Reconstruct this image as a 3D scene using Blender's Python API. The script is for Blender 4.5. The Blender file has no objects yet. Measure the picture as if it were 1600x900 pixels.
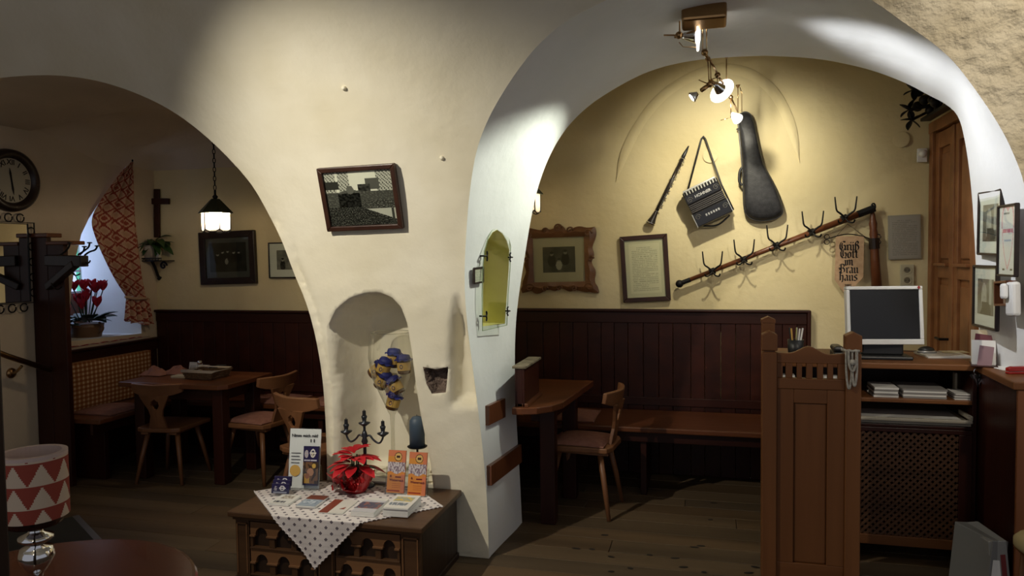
import bpy, math, random
from mathutils import Vector, Matrix, noise
from mathutils.geometry import delaunay_2d_cdt
random.seed(7)
R = math.radians
scene = bpy.context.scene
col = scene.collection
# ------------------------------------------------------------------ camera
F = 1150.0; CAM = Vector((0, 0, 1.59))
YAW = math.atan(.262); PITCH = -math.atan(50 / F); ROLL = -.012
fwd = Vector((-math.sin(YAW) * math.cos(PITCH), math.cos(YAW) * math.cos(PITCH), math.sin(PITCH)))
right0 = Vector((math.cos(YAW), math.sin(YAW), 0)); up0 = right0.cross(fwd)
rgt = right0 * math.cos(ROLL) + up0 * math.sin(ROLL)
upv = up0 * math.cos(ROLL) - right0 * math.sin(ROLL)
cd = bpy.data.cameras.new('camera'); cam = bpy.data.objects.new('camera', cd); col.objects.link(cam)
cd.sensor_width = 36; cd.lens = F / 1600 * 36; cd.clip_start = .05
cam.matrix_world = Matrix(((rgt.x, upv.x, -fwd.x, CAM.x), (rgt.y, upv.y, -fwd.y, CAM.y), (rgt.z, upv.z, -fwd.z, CAM.z), (0, 0, 0, 1)))
scene.camera = cam
# ------------------------------------------------------------------ world, exposure, lights outside the view, partly added fill
vs = scene.view_settings; vs.view_transform = 'Standard'; vs.look = 'None'; vs.exposure = 0.0; vs.gamma = 1; vs.use_curve_mapping = False
w = bpy.data.worlds.new('world'); scene.world = w; w.use_nodes = True
w.node_tree.nodes['Background'].inputs[0].default_value = (.66, .67, .74, 1)
w.node_tree.nodes['Background'].inputs[1].default_value = .40
def spot(name, loc, target, power, angle, blend=.5, color=(1, .86, .66), size=.03):
    l = bpy.data.lights.new(name, 'SPOT'); l.energy = power; l.spot_size = R(angle); l.spot_blend = blend
    l.color = color; l.shadow_soft_size = size
    o = bpy.data.objects.new(name, l); col.objects.link(o); o.location = loc
    o.rotation_euler = (Vector(target) - Vector(loc)).to_track_quat('-Z', 'Y').to_euler(); return o
def point(name, loc, power, color=(1, .8, .55), size=.04):
    l = bpy.data.lights.new(name, 'POINT'); l.energy = power; l.color = color; l.shadow_soft_size = size
    o = bpy.data.objects.new(name, l); col.objects.link(o); o.location = loc; return o
spot('ceiling_spot_pier', (-2.35, 1.75, 2.75), (-1.62, 3.45, 1.45), 185, 84, .9, (1, .92, .76), .025)
point('room_fill_light', (-.6, -.4, 2.75), 8, (1, .84, .62), .12)  # fill light added to brighten the foreground, stands for no known lamp
spot('fill_spot_right', (1.5, 1.5, 2.75), (1.6, 3.2, 2.4), 130, 80, .9, (1, .90, .74), .05)  # added fill that brightens the rough plaster right of the arch
# ------------------------------------------------------------------ pixel helpers (pixels of the 1600x900 frame)
def ray(px, py): return (rgt * ((px - 800) / F) - upv * ((py - 450) / F) + fwd)
def onY(px, py, Y): d = ray(px, py); return CAM + d * ((Y - CAM.y) / d.y)
def onX(px, py, X): d = ray(px, py); return CAM + d * ((X - CAM.x) / d.x)
def onZ(px, py, Z): d = ray(px, py); return CAM + d * ((Z - CAM.z) / d.z)
def proj(p):
    q = Vector(p) - CAM; f = q.dot(fwd)
    return 800 + F * q.dot(rgt) / f, 450 - F * q.dot(upv) / f
YF, YB, YW = 3.65, 4.2, 5.40            # front face, back face of the arched wall, back wall
XL, XR = -4.6, 1.49
def lean(z): return 0 if z < 1.5 else .34 * (z - 1.5) ** 2
def onF(px, py):
    Y = YF
    for i in range(40):
        p = onY(px, py, Y); Y = .5 * Y + .5 * (YF - lean(p.z))
    return onY(px, py, Y)
# ------------------------------------------------------------------ materials
def lin(c):
    f = lambda v: v / 12.92 if v <= .04045 else ((v + .055) / 1.055) ** 2.4
    return (f(c[0] / 255), f(c[1] / 255), f(c[2] / 255))
MATS = {}
def base_mat(name):
    m = bpy.data.materials.new(name); m.use_nodes = True
    return m, m.node_tree.nodes, m.node_tree.links, m.node_tree.nodes['Principled BSDF']
def plain(name, c, rough=.5, metal=0, trans=0, emit=0, spec=.5, alpha=1):
    if name in MATS: return MATS[name]
    m, n, l, b = base_mat(name)
    b.inputs['Base Color'].default_value = (*c, 1); b.inputs['Roughness'].default_value = rough
    b.inputs['Metallic'].default_value = metal; b.inputs['Transmission Weight'].default_value = trans
    b.inputs['Specular IOR Level'].default_value = spec; b.inputs['Alpha'].default_value = alpha
    if emit: b.inputs['Emission Color'].default_value = (*c, 1); b.inputs['Emission Strength'].default_value = emit
    MATS[name] = m; return m
def mottled(name, c1, c2, scale=3, rough=.8, bump=.3, bscale=25, bdist=.02, spec=.3, stretch=(1, 1, 1), detail=6):
    if name in MATS: return MATS[name]
    m, n, l, b = base_mat(name)
    tc = n.new('ShaderNodeTexCoord'); mp = n.new('ShaderNodeMapping'); mp.inputs['Scale'].default_value = stretch
    l.new(tc.outputs['Object'], mp.inputs[0])
    t = n.new('ShaderNodeTexNoise'); t.inputs['Scale'].default_value = scale; t.inputs['Detail'].default_value = detail
    l.new(mp.outputs[0], t.inputs['Vector'])
    r = n.new('ShaderNodeValToRGB'); r.color_ramp.elements[0].position = .32; r.color_ramp.elements[1].position = .68
    r.color_ramp.elements[0].color = (*c1, 1); r.color_ramp.elements[1].color = (*c2, 1)
    l.new(t.outputs[0], r.inputs[0]); l.new(r.outputs[0], b.inputs['Base Color'])
    b.inputs['Roughness'].default_value = rough; b.inputs['Specular IOR Level'].default_value = spec
    if bump:
        t2 = n.new('ShaderNodeTexNoise'); t2.inputs['Scale'].default_value = bscale; t2.inputs['Detail'].default_value = 5
        l.new(mp.outputs[0], t2.inputs['Vector'])
        bp = n.new('ShaderNodeBump'); bp.inputs['Strength'].default_value = bump; bp.inputs['Distance'].default_value = bdist
        l.new(t2.outputs[0], bp.inputs['Height']); l.new(bp.outputs[0], b.inputs['Normal'])
    MATS[name] = m; return m
def wood(name, c1, c2, axis='Z', scale=9, rough=.42, spec=.4, coat=0):
    if name in MATS: return MATS[name]
    st = {'X': (.06, 1, 1), 'Y': (1, .06, 1), 'Z': (1, 1, .06)}[axis]
    m = mottled(name, c1, c2, scale, rough, .25, scale * 4, .004, spec, st, 8)
    if coat: m.node_tree.nodes['Principled BSDF'].inputs['Coat Weight'].default_value = coat
    return m
def fabric_check(name, kind):
    m, n, l, b = base_mat(name)
    at = n.new('ShaderNodeAttribute'); at.attribute_name = 'Col'
    l.new(at.outputs['Color'], b.inputs['Base Color']); b.inputs['Roughness'].default_value = .9; b.inputs['Specular IOR Level'].default_value = .1
    return m
PRINT = fabric_check('printed_surface', 0)
PRINTG = bpy.data.materials.new('printed_glossy'); PRINTG.use_nodes = True
_n = PRINTG.node_tree.nodes; _b = _n['Principled BSDF']; _a = _n.new('ShaderNodeAttribute'); _a.attribute_name = 'Col'
PRINTG.node_tree.links.new(_a.outputs['Color'], _b.inputs['Base Color']); _b.inputs['Roughness'].default_value = .35; _b.inputs['Specular IOR Level'].default_value = .25
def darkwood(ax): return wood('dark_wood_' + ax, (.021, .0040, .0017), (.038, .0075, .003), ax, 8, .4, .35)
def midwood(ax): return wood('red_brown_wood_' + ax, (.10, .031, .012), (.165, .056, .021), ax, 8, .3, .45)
def chairwood(ax): return wood('chair_wood_' + ax, (.15, .062, .026), (.24, .105, .045), ax, 8, .38, .4)
def pine(ax): return wood('old_pine_' + ax, (.125, .046, .014), (.205, .081, .027), ax, 7, .45, .3)
PL_PIER = mottled('cream_plaster', (.72, .665, .51), (.81, .765, .63), 2.2, .9, .16, 20, .02)
PL_ROUGH = mottled('peeling_plaster', (.56, .48, .33), (.70, .62, .46), 5, .95, .9, 14, .04)
PL_BACK = mottled('yellow_plaster', (.63, .525, .29), (.72, .62, .38), 1.6, .9, .25, 18, .02)
PL_LEFT = mottled('beige_plaster', (.55, .46, .33), (.65, .55, .41), 1.6, .9, .25, 18, .02)
PL_WHITE = mottled('white_plaster', (.74, .74, .71), (.82, .82, .80), 1.5, .85, .15, 15, .02)
PL_NICHE = mottled('yellow_niche_paint', (.66, .60, .22), (.74, .68, .30), 4, .9, .2, 20, .02)
BRICK = mottled('exposed_brick', (.10, .07, .055), (.26, .19, .15), 18, .95, 1.0, 40, .05)
IRON = plain('black_iron', (.012, .011, .011), .5, .6)
PEWTER = plain('dark_pewter', (.06, .065, .075), .38, .85)
BRASS = plain('aged_brass', (.33, .20, .09), .28, 1)
CHROME = plain('chrome', (.75, .75, .75), .06, 1)
BLACKP = plain('black_plastic', (.012, .012, .013), .4)
WHITEP = plain('white_plastic', (.75, .75, .74), .4)
PAPER = plain('white_paper', (.72, .71, .68), .8, spec=.2)
CREAMP = plain('cream_paper', (.60, .53, .38), .8, spec=.2)
GLASS = plain('clear_glass', (1, 1, 1), .02, 0, 1)
def thin_glass(name, tint, gl=.12, k2=.55, pw2=3.5):
    m = bpy.data.materials.new(name); m.use_nodes = True; n = m.node_tree.nodes; l = m.node_tree.links
    n.remove(n['Principled BSDF']); o = n['Material Output']
    t = n.new('ShaderNodeBsdfTransparent'); t.inputs[0].default_value = (*tint, 1)
    g = n.new('ShaderNodeBsdfGlossy'); g.inputs['Roughness'].default_value = .03
    fr = n.new('ShaderNodeLayerWeight'); fr.inputs[0].default_value = .5; pw_ = n.new('ShaderNodeMath'); pw_.operation = 'POWER'; pw_.inputs[1].default_value = pw2; l.new(fr.outputs['Facing'], pw_.inputs[0])
    ad = n.new('ShaderNodeMath'); ad.operation = 'MULTIPLY_ADD'; ad.inputs[1].default_value = k2; ad.inputs[2].default_value = gl * .25; l.new(pw_.outputs[0], ad.inputs[0])
    x = n.new('ShaderNodeMixShader'); l.new(ad.outputs[0], x.inputs[0]); l.new(t.outputs[0], x.inputs[1]); l.new(g.outputs[0], x.inputs[2])
    l.new(x.outputs[0], o.inputs[0]); return m
PANE = thin_glass('thin_pane', (.95, .97, .93)); GOBLET = thin_glass('goblet_glass', (.93, .93, .90), .34, .9, 2.2); ACRYL = thin_glass('acrylic', (.95, .96, .96), .15)
# ------------------------------------------------------------------ mesh helpers
W = {}
def tag(o, label=None, cat=None, group=None, kind=None):
    if label: o['label'] = label
    if cat: o['category'] = cat
    if group: o['group'] = group
    if kind: o['kind'] = kind
    return o
def thing(name, label, cat, loc=(0, 0, 0), rotz=0, group=None, M=None):
    o = bpy.data.objects.new(name, None); col.objects.link(o); o.empty_display_size = .05
    mm = M if M is not None else Matrix.Translation(Vector(loc)) @ Matrix.Rotation(rotz, 4, 'Z')
    o.matrix_world = mm; W[o.name] = mm.copy(); return tag(o, label, cat, group)
def wallM(origin, side, ang=0):
    x, y = {'back': ((1, 0, 0), (0, 0, 1)), 'left': ((0, 1, 0), (0, 0, 1)), 'right': ((0, -1, 0), (0, 0, 1))}[side]
    x = Vector(x); y = Vector(y); z = x.cross(y); o = Vector(origin)
    return Matrix(((x.x, y.x, z.x, o.x), (x.y, y.y, z.y, o.y), (x.z, y.z, z.z, o.z), (0, 0, 0, 1))) @ Matrix.Rotation(ang, 4, 'Z')
def axesM(o, x, y, z): return Matrix(((x.x, y.x, z.x, o.x), (x.y, y.y, z.y, o.y), (x.z, y.z, z.z, o.z), (0, 0, 0, 1)))
class MB:
    def __init__(s): s.v = []; s.f = []; s.c = None
    def add(s, vs, fs):
        k = len(s.v); s.v += [Vector(p) for p in vs]; s.f += [tuple(i + k for i in f) for f in fs]; return s
    def box(s, x0, x1, y0, y1, z0, z1):
        return s.add([(x0, y0, z0), (x1, y0, z0), (x1, y1, z0), (x0, y1, z0), (x0, y0, z1), (x1, y0, z1), (x1, y1, z1), (x0, y1, z1)],
                     [(0, 3, 2, 1), (4, 5, 6, 7), (0, 1, 5, 4), (1, 2, 6, 5), (2, 3, 7, 6), (3, 0, 4, 7)])
    def hexa(s, b, t):
        return s.add(list(b) + list(t), [(0, 3, 2, 1), (4, 5, 6, 7), (0, 1, 5, 4), (1, 2, 6, 5), (2, 3, 7, 6), (3, 0, 4, 7)])
    def bar(s, p0, p1, w, h, up=(0, 0, 1)):
        p0 = Vector(p0); p1 = Vector(p1); d = (p1 - p0).normalized(); a = d.cross(Vector(up))
        if a.length < 1e-4: a = Vector((1, 0, 0))
        a.normalize(); b = a.cross(d); a *= w / 2; b *= h / 2
        return s.hexa([p0 - a - b, p0 + a - b, p0 + a + b, p0 - a + b], [p1 - a - b, p1 + a - b, p1 + a + b, p1 - a + b])
    def tube(s, pts, r, n=8, closed=False):
        pts = [Vector(p) for p in pts]; m = len(pts); rs = r if isinstance(r, (list, tuple)) else [r] * m
        vs = []; fs = []; a = None
        for i, p in enumerate(pts):
            q0 = pts[(i - 1) % m] if closed or i > 0 else p; q1 = pts[(i + 1) % m] if closed or i < m - 1 else p
            d = (q1 - q0)
            d = d.normalized() if d.length > 1e-9 else Vector((0, 0, 1))
            if a is None:
                a = d.cross(Vector((0, 0, 1)))
                if a.length < .05: a = d.cross(Vector((0, 1, 0)))
            a = a - d * a.dot(d); a.normalize(); b = d.cross(a)
            for k in range(n):
                t = 2 * math.pi * k / n; vs.append(p + (a * math.cos(t) + b * math.sin(t)) * rs[i])
        for i in range(m if closed else m - 1):
            for k in range(n):
                j = (i + 1) % m; fs.append((i * n + k, i * n + (k + 1) % n, j * n + (k + 1) % n, j * n + k))
        if not closed: fs.append(tuple(range(n))[::-1]); fs.append(tuple((m - 1) * n + k for k in range(n)))
        return s.add(vs, fs)
    def cyl(s, p0, p1, r0, r1=None, n=12): return s.tube([p0, p1], [r0, r0 if r1 is None else r1], n)
    def lathe(s, prof, n=20, c=(0, 0, 0), M=None, cap=True):
        vs = []; fs = []; m = len(prof); c = Vector(c)
        for (r, z) in prof:
            for k in range(n):
                t = 2 * math.pi * k / n; p = Vector((r * math.cos(t), r * math.sin(t), z)); p = (M @ p) if M else p; vs.append(p + c)
        for i in range(m - 1):
            for k in range(n): fs.append((i * n + k, i * n + (k + 1) % n, (i + 1) * n + (k + 1) % n, (i + 1) * n + k))
        if cap: fs.append(tuple(range(n))[::-1]); fs.append(tuple((m - 1) * n + k for k in range(n)))
        return s.add(vs, fs)
    def prism(s, poly, d0, d1, fn=None):
        fn = fn or (lambda x, y, d: (x, y, d)); n = len(poly)
        vs = [fn(x, y, d0) for x, y in poly] + [fn(x, y, d1) for x, y in poly]
        return s.add(vs, [tuple(range(n))[::-1], tuple(range(n, 2 * n))] + [(i, (i + 1) % n, n + (i + 1) % n, n + i) for i in range(n)])
    def grid(s, nu, nv, fn, cf=None):
        vs = [fn(i / nu, j / nv) for j in range(nv + 1) for i in range(nu + 1)]
        if cf: s.c = (s.c or []) + [cf((i + .5) / nu, (j + .5) / nv) for j in range(nv) for i in range(nu)]
        return s.add(vs, [(j * (nu + 1) + i, j * (nu + 1) + i + 1, (j + 1) * (nu + 1) + i + 1, (j + 1) * (nu + 1) + i) for j in range(nv) for i in range(nu)])
    def ball(s, c, r, sc=(1, 1, 1), n=12, m=8):
        prof = [(math.sin(math.pi * i / m) * r, -math.cos(math.pi * i / m) * r) for i in range(m + 1)]
        prof[0] = (r * .02, -r); prof[-1] = (r * .02, r)
        return s.lathe(prof, n, c, Matrix.Diagonal(Vector((*sc, 1))))
    def build(s, name, mat, parent=None, smooth=False, bevel=0, world=False, solid=0, M=None):
        me = bpy.data.meshes.new(name); vs = s.v
        if M is not None: vs = [M @ p for p in vs]
        if world and parent is not None: inv = W[parent.name].inverted(); vs = [inv @ p for p in vs]
        me.from_pydata([tuple(p) for p in vs], [], s.f); me.update()
        if s.c:
            at = me.color_attributes.new('Col', 'FLOAT_COLOR', 'CORNER'); k = 0
            for p, c in zip(me.polygons, s.c):
                for li in p.loop_indices: at.data[li].color = (*c, 1)
        for x in (mat if isinstance(mat, (list, tuple)) else [mat]): me.materials.append(x)
        if smooth: me.polygons.foreach_set('use_smooth', [True] * len(me.polygons))
        o = bpy.data.objects.new(name, me); col.objects.link(o)
        if parent is not None:
            o.parent = parent; W[o.name] = W[parent.name].copy()
        else: W[o.name] = Matrix.Identity(4)
        if bevel:
            b = o.modifiers.new('bevel', 'BEVEL'); b.width = bevel; b.segments = 2; b.limit_method = 'ANGLE'; b.angle_limit = R(50)
        if solid:
            b = o.modifiers.new('solid', 'SOLIDIFY'); b.thickness = solid; b.offset = 0
        return o
def copy_tree(o, parent=None, M=None):
    c = o.copy(); col.objects.link(c); c.parent = parent
    if M is not None: c.matrix_world = M; W[c.name] = M.copy()
    elif parent: W[c.name] = W[parent.name].copy()
    for ch in list(o.children): copy_tree(ch, c)
    return c
def inst(o, name, parent, M):          # a further piece sharing mesh data, placed in the parent's space
    c = bpy.data.objects.new(name, o.data); col.objects.link(c); c.parent = parent; c.matrix_local = M; return c
def box(name, mat, parent, x0, x1, y0, y1, z0, z1, bevel=.004, world=False):
    return MB().box(x0, x1, y0, y1, z0, z1).build(name, mat, parent, bevel=bevel, world=world)
def text(body, size, mat, parent, M, name='lettering', bold=0, align='CENTER', shear=0, sx=1):
    c = bpy.data.curves.new(name, 'FONT'); c.body = body; c.size = size; c.align_x = align; c.align_y = 'CENTER'; c.extrude = .0006; c.offset = bold; c.shear = shear; c.resolution_u = 3
    t = bpy.data.objects.new(name, c); me = bpy.data.meshes.new_from_object(t); bpy.data.objects.remove(t)
    me.transform(M @ Matrix.Diagonal((sx, 1, 1, 1))); me.materials.clear(); me.materials.append(mat)
    o = bpy.data.objects.new(name, me); col.objects.link(o); o.parent = parent; return o
def smooth(a, b, x): t = max(0, min(1, (x - a) / (b - a))); return t * t * (3 - 2 * t)
def nz(x, y, z=0): return noise.noise(Vector((x, y, z)))
def inpoly(p, poly):
    x, y = p; c = False; j = len(poly) - 1
    for i in range(len(poly)):
        a, b = poly[i], poly[j]
        if (a[1] > y) != (b[1] > y) and x < (b[0] - a[0]) * (y - a[1]) / (b[1] - a[1]) + a[0]: c = not c
        j = i
    return c
def pdist(p, poly):
    m = 9; x, y = p
    for i in range(len(poly)):
        ax, ay = poly[i]; bx, by = poly[(i + 1) % len(poly)]; dx, dy = bx - ax, by - ay
        t = max(0, min(1, ((x - ax) * dx + (y - ay) * dy) / (dx * dx + dy * dy + 1e-12)))
        m = min(m, math.hypot(x - ax - t * dx, y - ay - t * dy))
    return m
def resample(pts, n):
    L = [0]
    for a, b in zip(pts, pts[1:]): L.append(L[-1] + (Vector(b) - Vector(a)).length)
    out = []; k = 0
    for i in range(n + 1):
        t = L[-1] * i / n
        while k < len(L) - 2 and L[k + 1] < t: k += 1
        f = (t - L[k]) / max(1e-9, L[k + 1] - L[k]); out.append(Vector(pts[k]).lerp(Vector(pts[k + 1]), min(1, f)))
    return out
def smoothline(pts, it=2):
    pts = [Vector(p) for p in pts]
    for _ in range(it):
        q = [pts[0]]
        for a, b in zip(pts, pts[1:]): q += [a.lerp(b, .25), a.lerp(b, .75)]
        q.append(pts[-1]); pts = q
    return pts
def cdt(outline, inner, pts):
    vs = [Vector((p[0], p[1])) for p in outline]; face = list(range(len(outline))); ed = []
    for lp in inner:
        k = len(vs); vs += [Vector((p[0], p[1])) for p in lp]; ed += [(k + i, k + (i + 1) % len(lp)) for i in range(len(lp))]
    vs += [Vector(p) for p in pts]
    r = delaunay_2d_cdt(vs, ed, [face], 1, 1e-5); return r[0], r[2]

# ================================================================== STRUCTURE
# ---- arched front wall
L_px = [(512, 800), (511, 720), (508, 640), (503, 580), (492, 520), (478, 470), (458, 425), (440, 375), (420, 335), (395, 290), (365, 255), (330, 220),
        (290, 187), (250, 162), (200, 140), (150, 125), (100, 118), (60, 117), (0, 121), (-60, 132), (-140, 160)]
Rl_px = [(764, 876), (762, 800), (758, 740), (752, 680), (742, 600), (730, 510), (725, 440), (727, 380), (732, 310), (742, 240), (760, 190), (785, 145), (812, 105),
         (840, 70), (880, 35), (930, 8), (1000, -25), (1060, -50), (1120, -64), (1180, -66)]
Rr_px = [(1180, -66), (1240, -55), (1300, -34), (1364, 0), (1413, 36), (1457, 66), (1491, 96), (1517, 130), (1544, 168), (1570, 210), (1588, 250), (1600, 283), (1611, 340), (1617, 400)]
Bl_px = [(816, 822), (812, 740), (806, 640), (804, 560), (806, 500), (812, 450), (820, 400), (828, 350), (838, 300), (855, 250), (880, 205), (915, 168), (960, 138), (1010, 112), (1060, 98), (1120, 90), (1195, 87)]
Br_px = [(1195, 87), (1260, 90), (1300, 95), (1362, 109), (1417, 130), (1451, 149), (1478, 162), (1498, 180), (1507, 215), (1514, 260), (1520, 320), (1524, 400), (1530, 520)]
def fl(p): q = p.copy(); q.z = 0; return q
Larch = [onF(*p) for p in L_px]; Larch = [Vector((Larch[0].x, YF, 0))] + Larch
Larch = smoothline(Larch, 2)
cut = [p for p in Larch if p.x > XL]; Larch = cut + [Vector((XL, cut[-1].y, cut[-1].z - .01))]
RaL = [onF(*p) for p in Rl_px]; RaL = smoothline([Vector((RaL[0].x, YF, 0))] + RaL, 2)
RaR = [onF(*p) for p in Rr_px]; RaR = smoothline(RaR + [Vector((1.45, YF, 1.05)), Vector((1.45, YF, 0))], 2)
BaL = [onY(*p, YB) for p in Bl_px]; BaL = smoothline([Vector((BaL[0].x, YB, 0))] + BaL, 2)
BaR = [onY(*p, YB) for p in Br_px]; BaR = smoothline(BaR + [Vector((1.36, YB, .9)), Vector((1.36, YB, 0))], 2)
N1 = 110
La = resample(Larch, N1); FL = resample(RaL, N1); FR = resample(RaR, N1); BL = resample(BaL, N1); BR = resample(BaR, N1)
for s_ in (La, FL, FR):
    for p in s_: p.y = YF - lean(p.z)
ZT = 3.2; XE = 4.2
outline = [(XL, ZT), (XL, La[-1].z)] + [(p.x, p.z) for p in reversed(La[:-1])] + [(p.x, p.z) for p in FL[:-1]] + [(p.x, p.z) for p in FR] + [(XE, 0), (XE, ZT)]
toF = lambda L: [(onF(*p).x, onF(*p).z) for p in L]
def rs2(L, step, closed=True):
    pts = [Vector((*p, 0)) for p in L] + ([Vector((*L[0], 0))] if closed else []); n = max(8, int(sum((a - b).length for a, b in zip(pts, pts[1:])) / step))
    return [(p.x, p.y) for p in resample(pts, n)][:-1]
niche = rs2(toF([(524, 775), (522, 640), (515, 560), (511, 512), (524, 484), (545, 466), (570, 457), (592, 456), (612, 464), (627, 480), (636, 505), (645, 560), (652, 610), (660, 660), (672, 720), (679, 775)]), .02)
scoop = toF([(716, 446), (726, 480), (736, 520), (745, 570), (753, 640), (700, 640), (697, 560), (699, 510), (706, 470)])
hole = rs2(toF([(661, 573), (682, 577), (700, 573), (699, 592), (697, 613), (676, 615), (667, 600)]), .01)
gpts = []
def gadd(x0, x1, z0, z1, st):
    nx = int((x1 - x0) / st); nzz = int((z1 - z0) / st)
    for i in range(nx + 1):
        for j in range(nzz + 1):
            p = (x0 + st * i + random.uniform(-.15, .15) * st, z0 + st * j + random.uniform(-.15, .15) * st)
            gpts.append(p)
gadd(-2.2, -1.0, .02, 1.75, .018); gadd(-2.6, -.9, 1.78, 3.15, .05); gadd(XL + .05, -2.65, 1.6, 3.15, .07); gadd(-.85, 1.4, 2.0, 3.15, .06); gadd(1.3, 4.1, .1, 3.15, .05)
def gok(p): return inpoly(p, outline) and (pdist(p, outline) > .012)
gpts = [p for p in gpts if gok(p)]
gpts = [p for p in gpts if not (-2.2 < p[0] < -1 and p[1] < 1.7) or (pdist(p, niche) > .009 and pdist(p, hole) > .006)]
V, Fc = cdt(outline, [niche, hole], gpts)
def frontY(x, z):
    y = YF - lean(z); p = (x, z)
    if -2.3 < x < -.9 and z < 1.8:
        if inpoly(p, niche):
            d = pdist(p, niche); t = min(1, d / .13); y += .31 * (1 - (1 - t) ** 2)
        if inpoly(p, scoop): y += .10 * smooth(0, .07, pdist(p, scoop))
        if inpoly(p, hole): y += .07 * min(1, pdist(p, hole) / .014) + .02 * nz(x * 40, z * 40)
        # soft rounded edge towards the left opening
        if not inpoly(p, niche):
            dl = min(abs(z - q.z) * 1.0 + abs(x - q.x) for q in La[:70]); y += .03 * (1 - smooth(0, .09, dl))
    rough = 1.6 if x > 1.2 else 1
    y += rough * (.008 * nz(x * 3, z * 3, 1) + .0035 * nz(x * 11, z * 11, 2))
    if x > 1.2: y += .012 * nz(x * 9, z * 9, 5) + .006 * nz(x * 25, z * 25, 4)
    return y
edge = set()
me = bpy.data.meshes.new('wall_front')
bset = {(round(a, 4), round(b, 4)) for a, b in outline}
vv = []
for v in V:
    k = (round(v.x, 4), round(v.y, 4))
    y = (YF - lean(v.y)) if k in bset else frontY(v.x, v.y)
    vv.append((v.x, y, v.y))
me.from_pydata(vv, [], [tuple(f) for f in Fc]); me.update()
for m in (PL_PIER, PL_ROUGH, BRICK): me.materials.append(m)
for p in me.polygons:
    c = p.center; p.use_smooth = True
    if c.x > .1: p.material_index = 1
    elif -1.6 < c.x < -1.1 and c.z < 1.3 and inpoly((c.x, c.z), hole): p.material_index = 2
import bmesh
bm = bmesh.new(); bm.from_mesh(me); bmesh.ops.recalc_face_normals(bm, faces=bm.faces); bm.to_mesh(me); bm.free()
wf = bpy.data.objects.new('wall_front', me); col.objects.link(wf); tag(wf, 'cream plaster wall with two arched openings and a niche', kind='structure')
# ---- arch soffits (lofts) and the back face
def loft(a, b, nv, bump=.006):
    return lambda s, v: None
mb = MB(); nv = 6
def sofL(s, v):
    i = s * N1; k = min(N1 - 1, int(i)); f = i - k
    p = La[k].lerp(La[k + 1], f); q = Vector((p.x, YB, p.z)); return p.lerp(q, v)
mb.grid(N1, nv, sofL); tag(mb.build('wall_arch_left', PL_LEFT, smooth=True), 'plaster underside of the left arch', kind='structure')
FA = FL + FR[1:]; BA = BL + BR[1:]; NA = len(FA) - 1
def sofR(s, v):
    i = s * NA; k = min(NA - 1, int(i)); f = i - k
    return FA[k].lerp(FA[k + 1], f).lerp(BA[k].lerp(BA[k + 1], f), v)
# glazed niche in the left jamb
fine = [(i / 800, j / 40, sofR(i / 800, j / 40)) for i in range(0, 300) for j in range(41)]
fpx = [(s, v, *proj(p)) for s, v, p in fine]
def inv(px, py):
    b = min(fpx, key=lambda q: (q[2] - px) ** 2 + (q[3] - py) ** 2); best = None
    for i in range(-10, 11):
        for j in range(-10, 11):
            s, v = b[0] + i / 8000, min(1, max(0, b[1] + j / 400)); q = proj(sofR(s, v)); e = (q[0] - px) ** 2 + (q[1] - py) ** 2
            if best is None or e < best[0]: best = (e, s, v)
    return (best[1] * 8, best[2])
wn_px = [(754, 510), (754, 460), (755, 415), (757, 395), (763, 375), (770, 363), (777, 359), (785, 364), (792, 375), (796, 390), (795, 420), (792, 460), (789, 505)]
wn = [inv(*p) for p in wn_px]
gp = [(8 * i / 220 + .0001, j / 14) for i in range(1, 220) for j in range(1, 14)]
gp = [p for p in gp if pdist(p, wn) > .012]
per = [(8 * i / 220, 0) for i in range(221)] + [(8, j / 14) for j in range(1, 14)] + [(8 * i / 220, 1) for i in range(220, -1, -1)] + [(0, j / 14) for j in range(13, 0, -1)]
V, Fc = cdt(per, [wn], gp)
mb = MB(); vs = []
for v in V:
    p = sofR(min(1, max(0, v.x / 8)), v.y)
    if .02 < v.y < .98: p = p + Vector((.007 * nz(p.y * 4, p.z * 4, 3), 0, .007 * nz(p.x * 4, p.y * 4, 8)))
    vs.append(p)
fs = []
for f in Fc:
    c = sum((V[i] for i in f), Vector((0, 0))) / len(f)
    if not inpoly((c.x, c.y), wn): fs.append(tuple(f))
mb.add(vs, fs); tag(mb.build('wall_arch_right', PL_WHITE, smooth=True), 'white plaster underside and jambs of the wide right arch', kind='structure')
wn3 = [sofR(a / 8, b) for a, b in wn]
mb = MB(); n = len(wn3); inn = [p + Vector((-.17, .02, 0)) for p in wn3]
mb.add(wn3 + inn, [(i, (i + 1) % n, n + (i + 1) % n, n + i) for i in range(n)] + [tuple(range(n, 2 * n))])
tag(mb.build('wall_niche', PL_NICHE), 'yellow painted inside of the small arched niche in the white jamb', kind='structure')
bo = [(XL, 3.6), (XL, La[-1].z)] + [(p.x, p.z) for p in reversed(La[:-1])] + [(p.x, p.z) for p in BL[:-1]] + [(p.x, p.z) for p in BR] + [(XE, 0), (XE, 3.6)]
V, Fc = cdt(bo, [], [])
mb = MB().add([(v.x, YB, v.y) for v in V], [tuple(f) for f in Fc]); tag(mb.build('wall_front_rear', PL_BACK), 'rear face of the arched wall', kind='structure')
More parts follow.
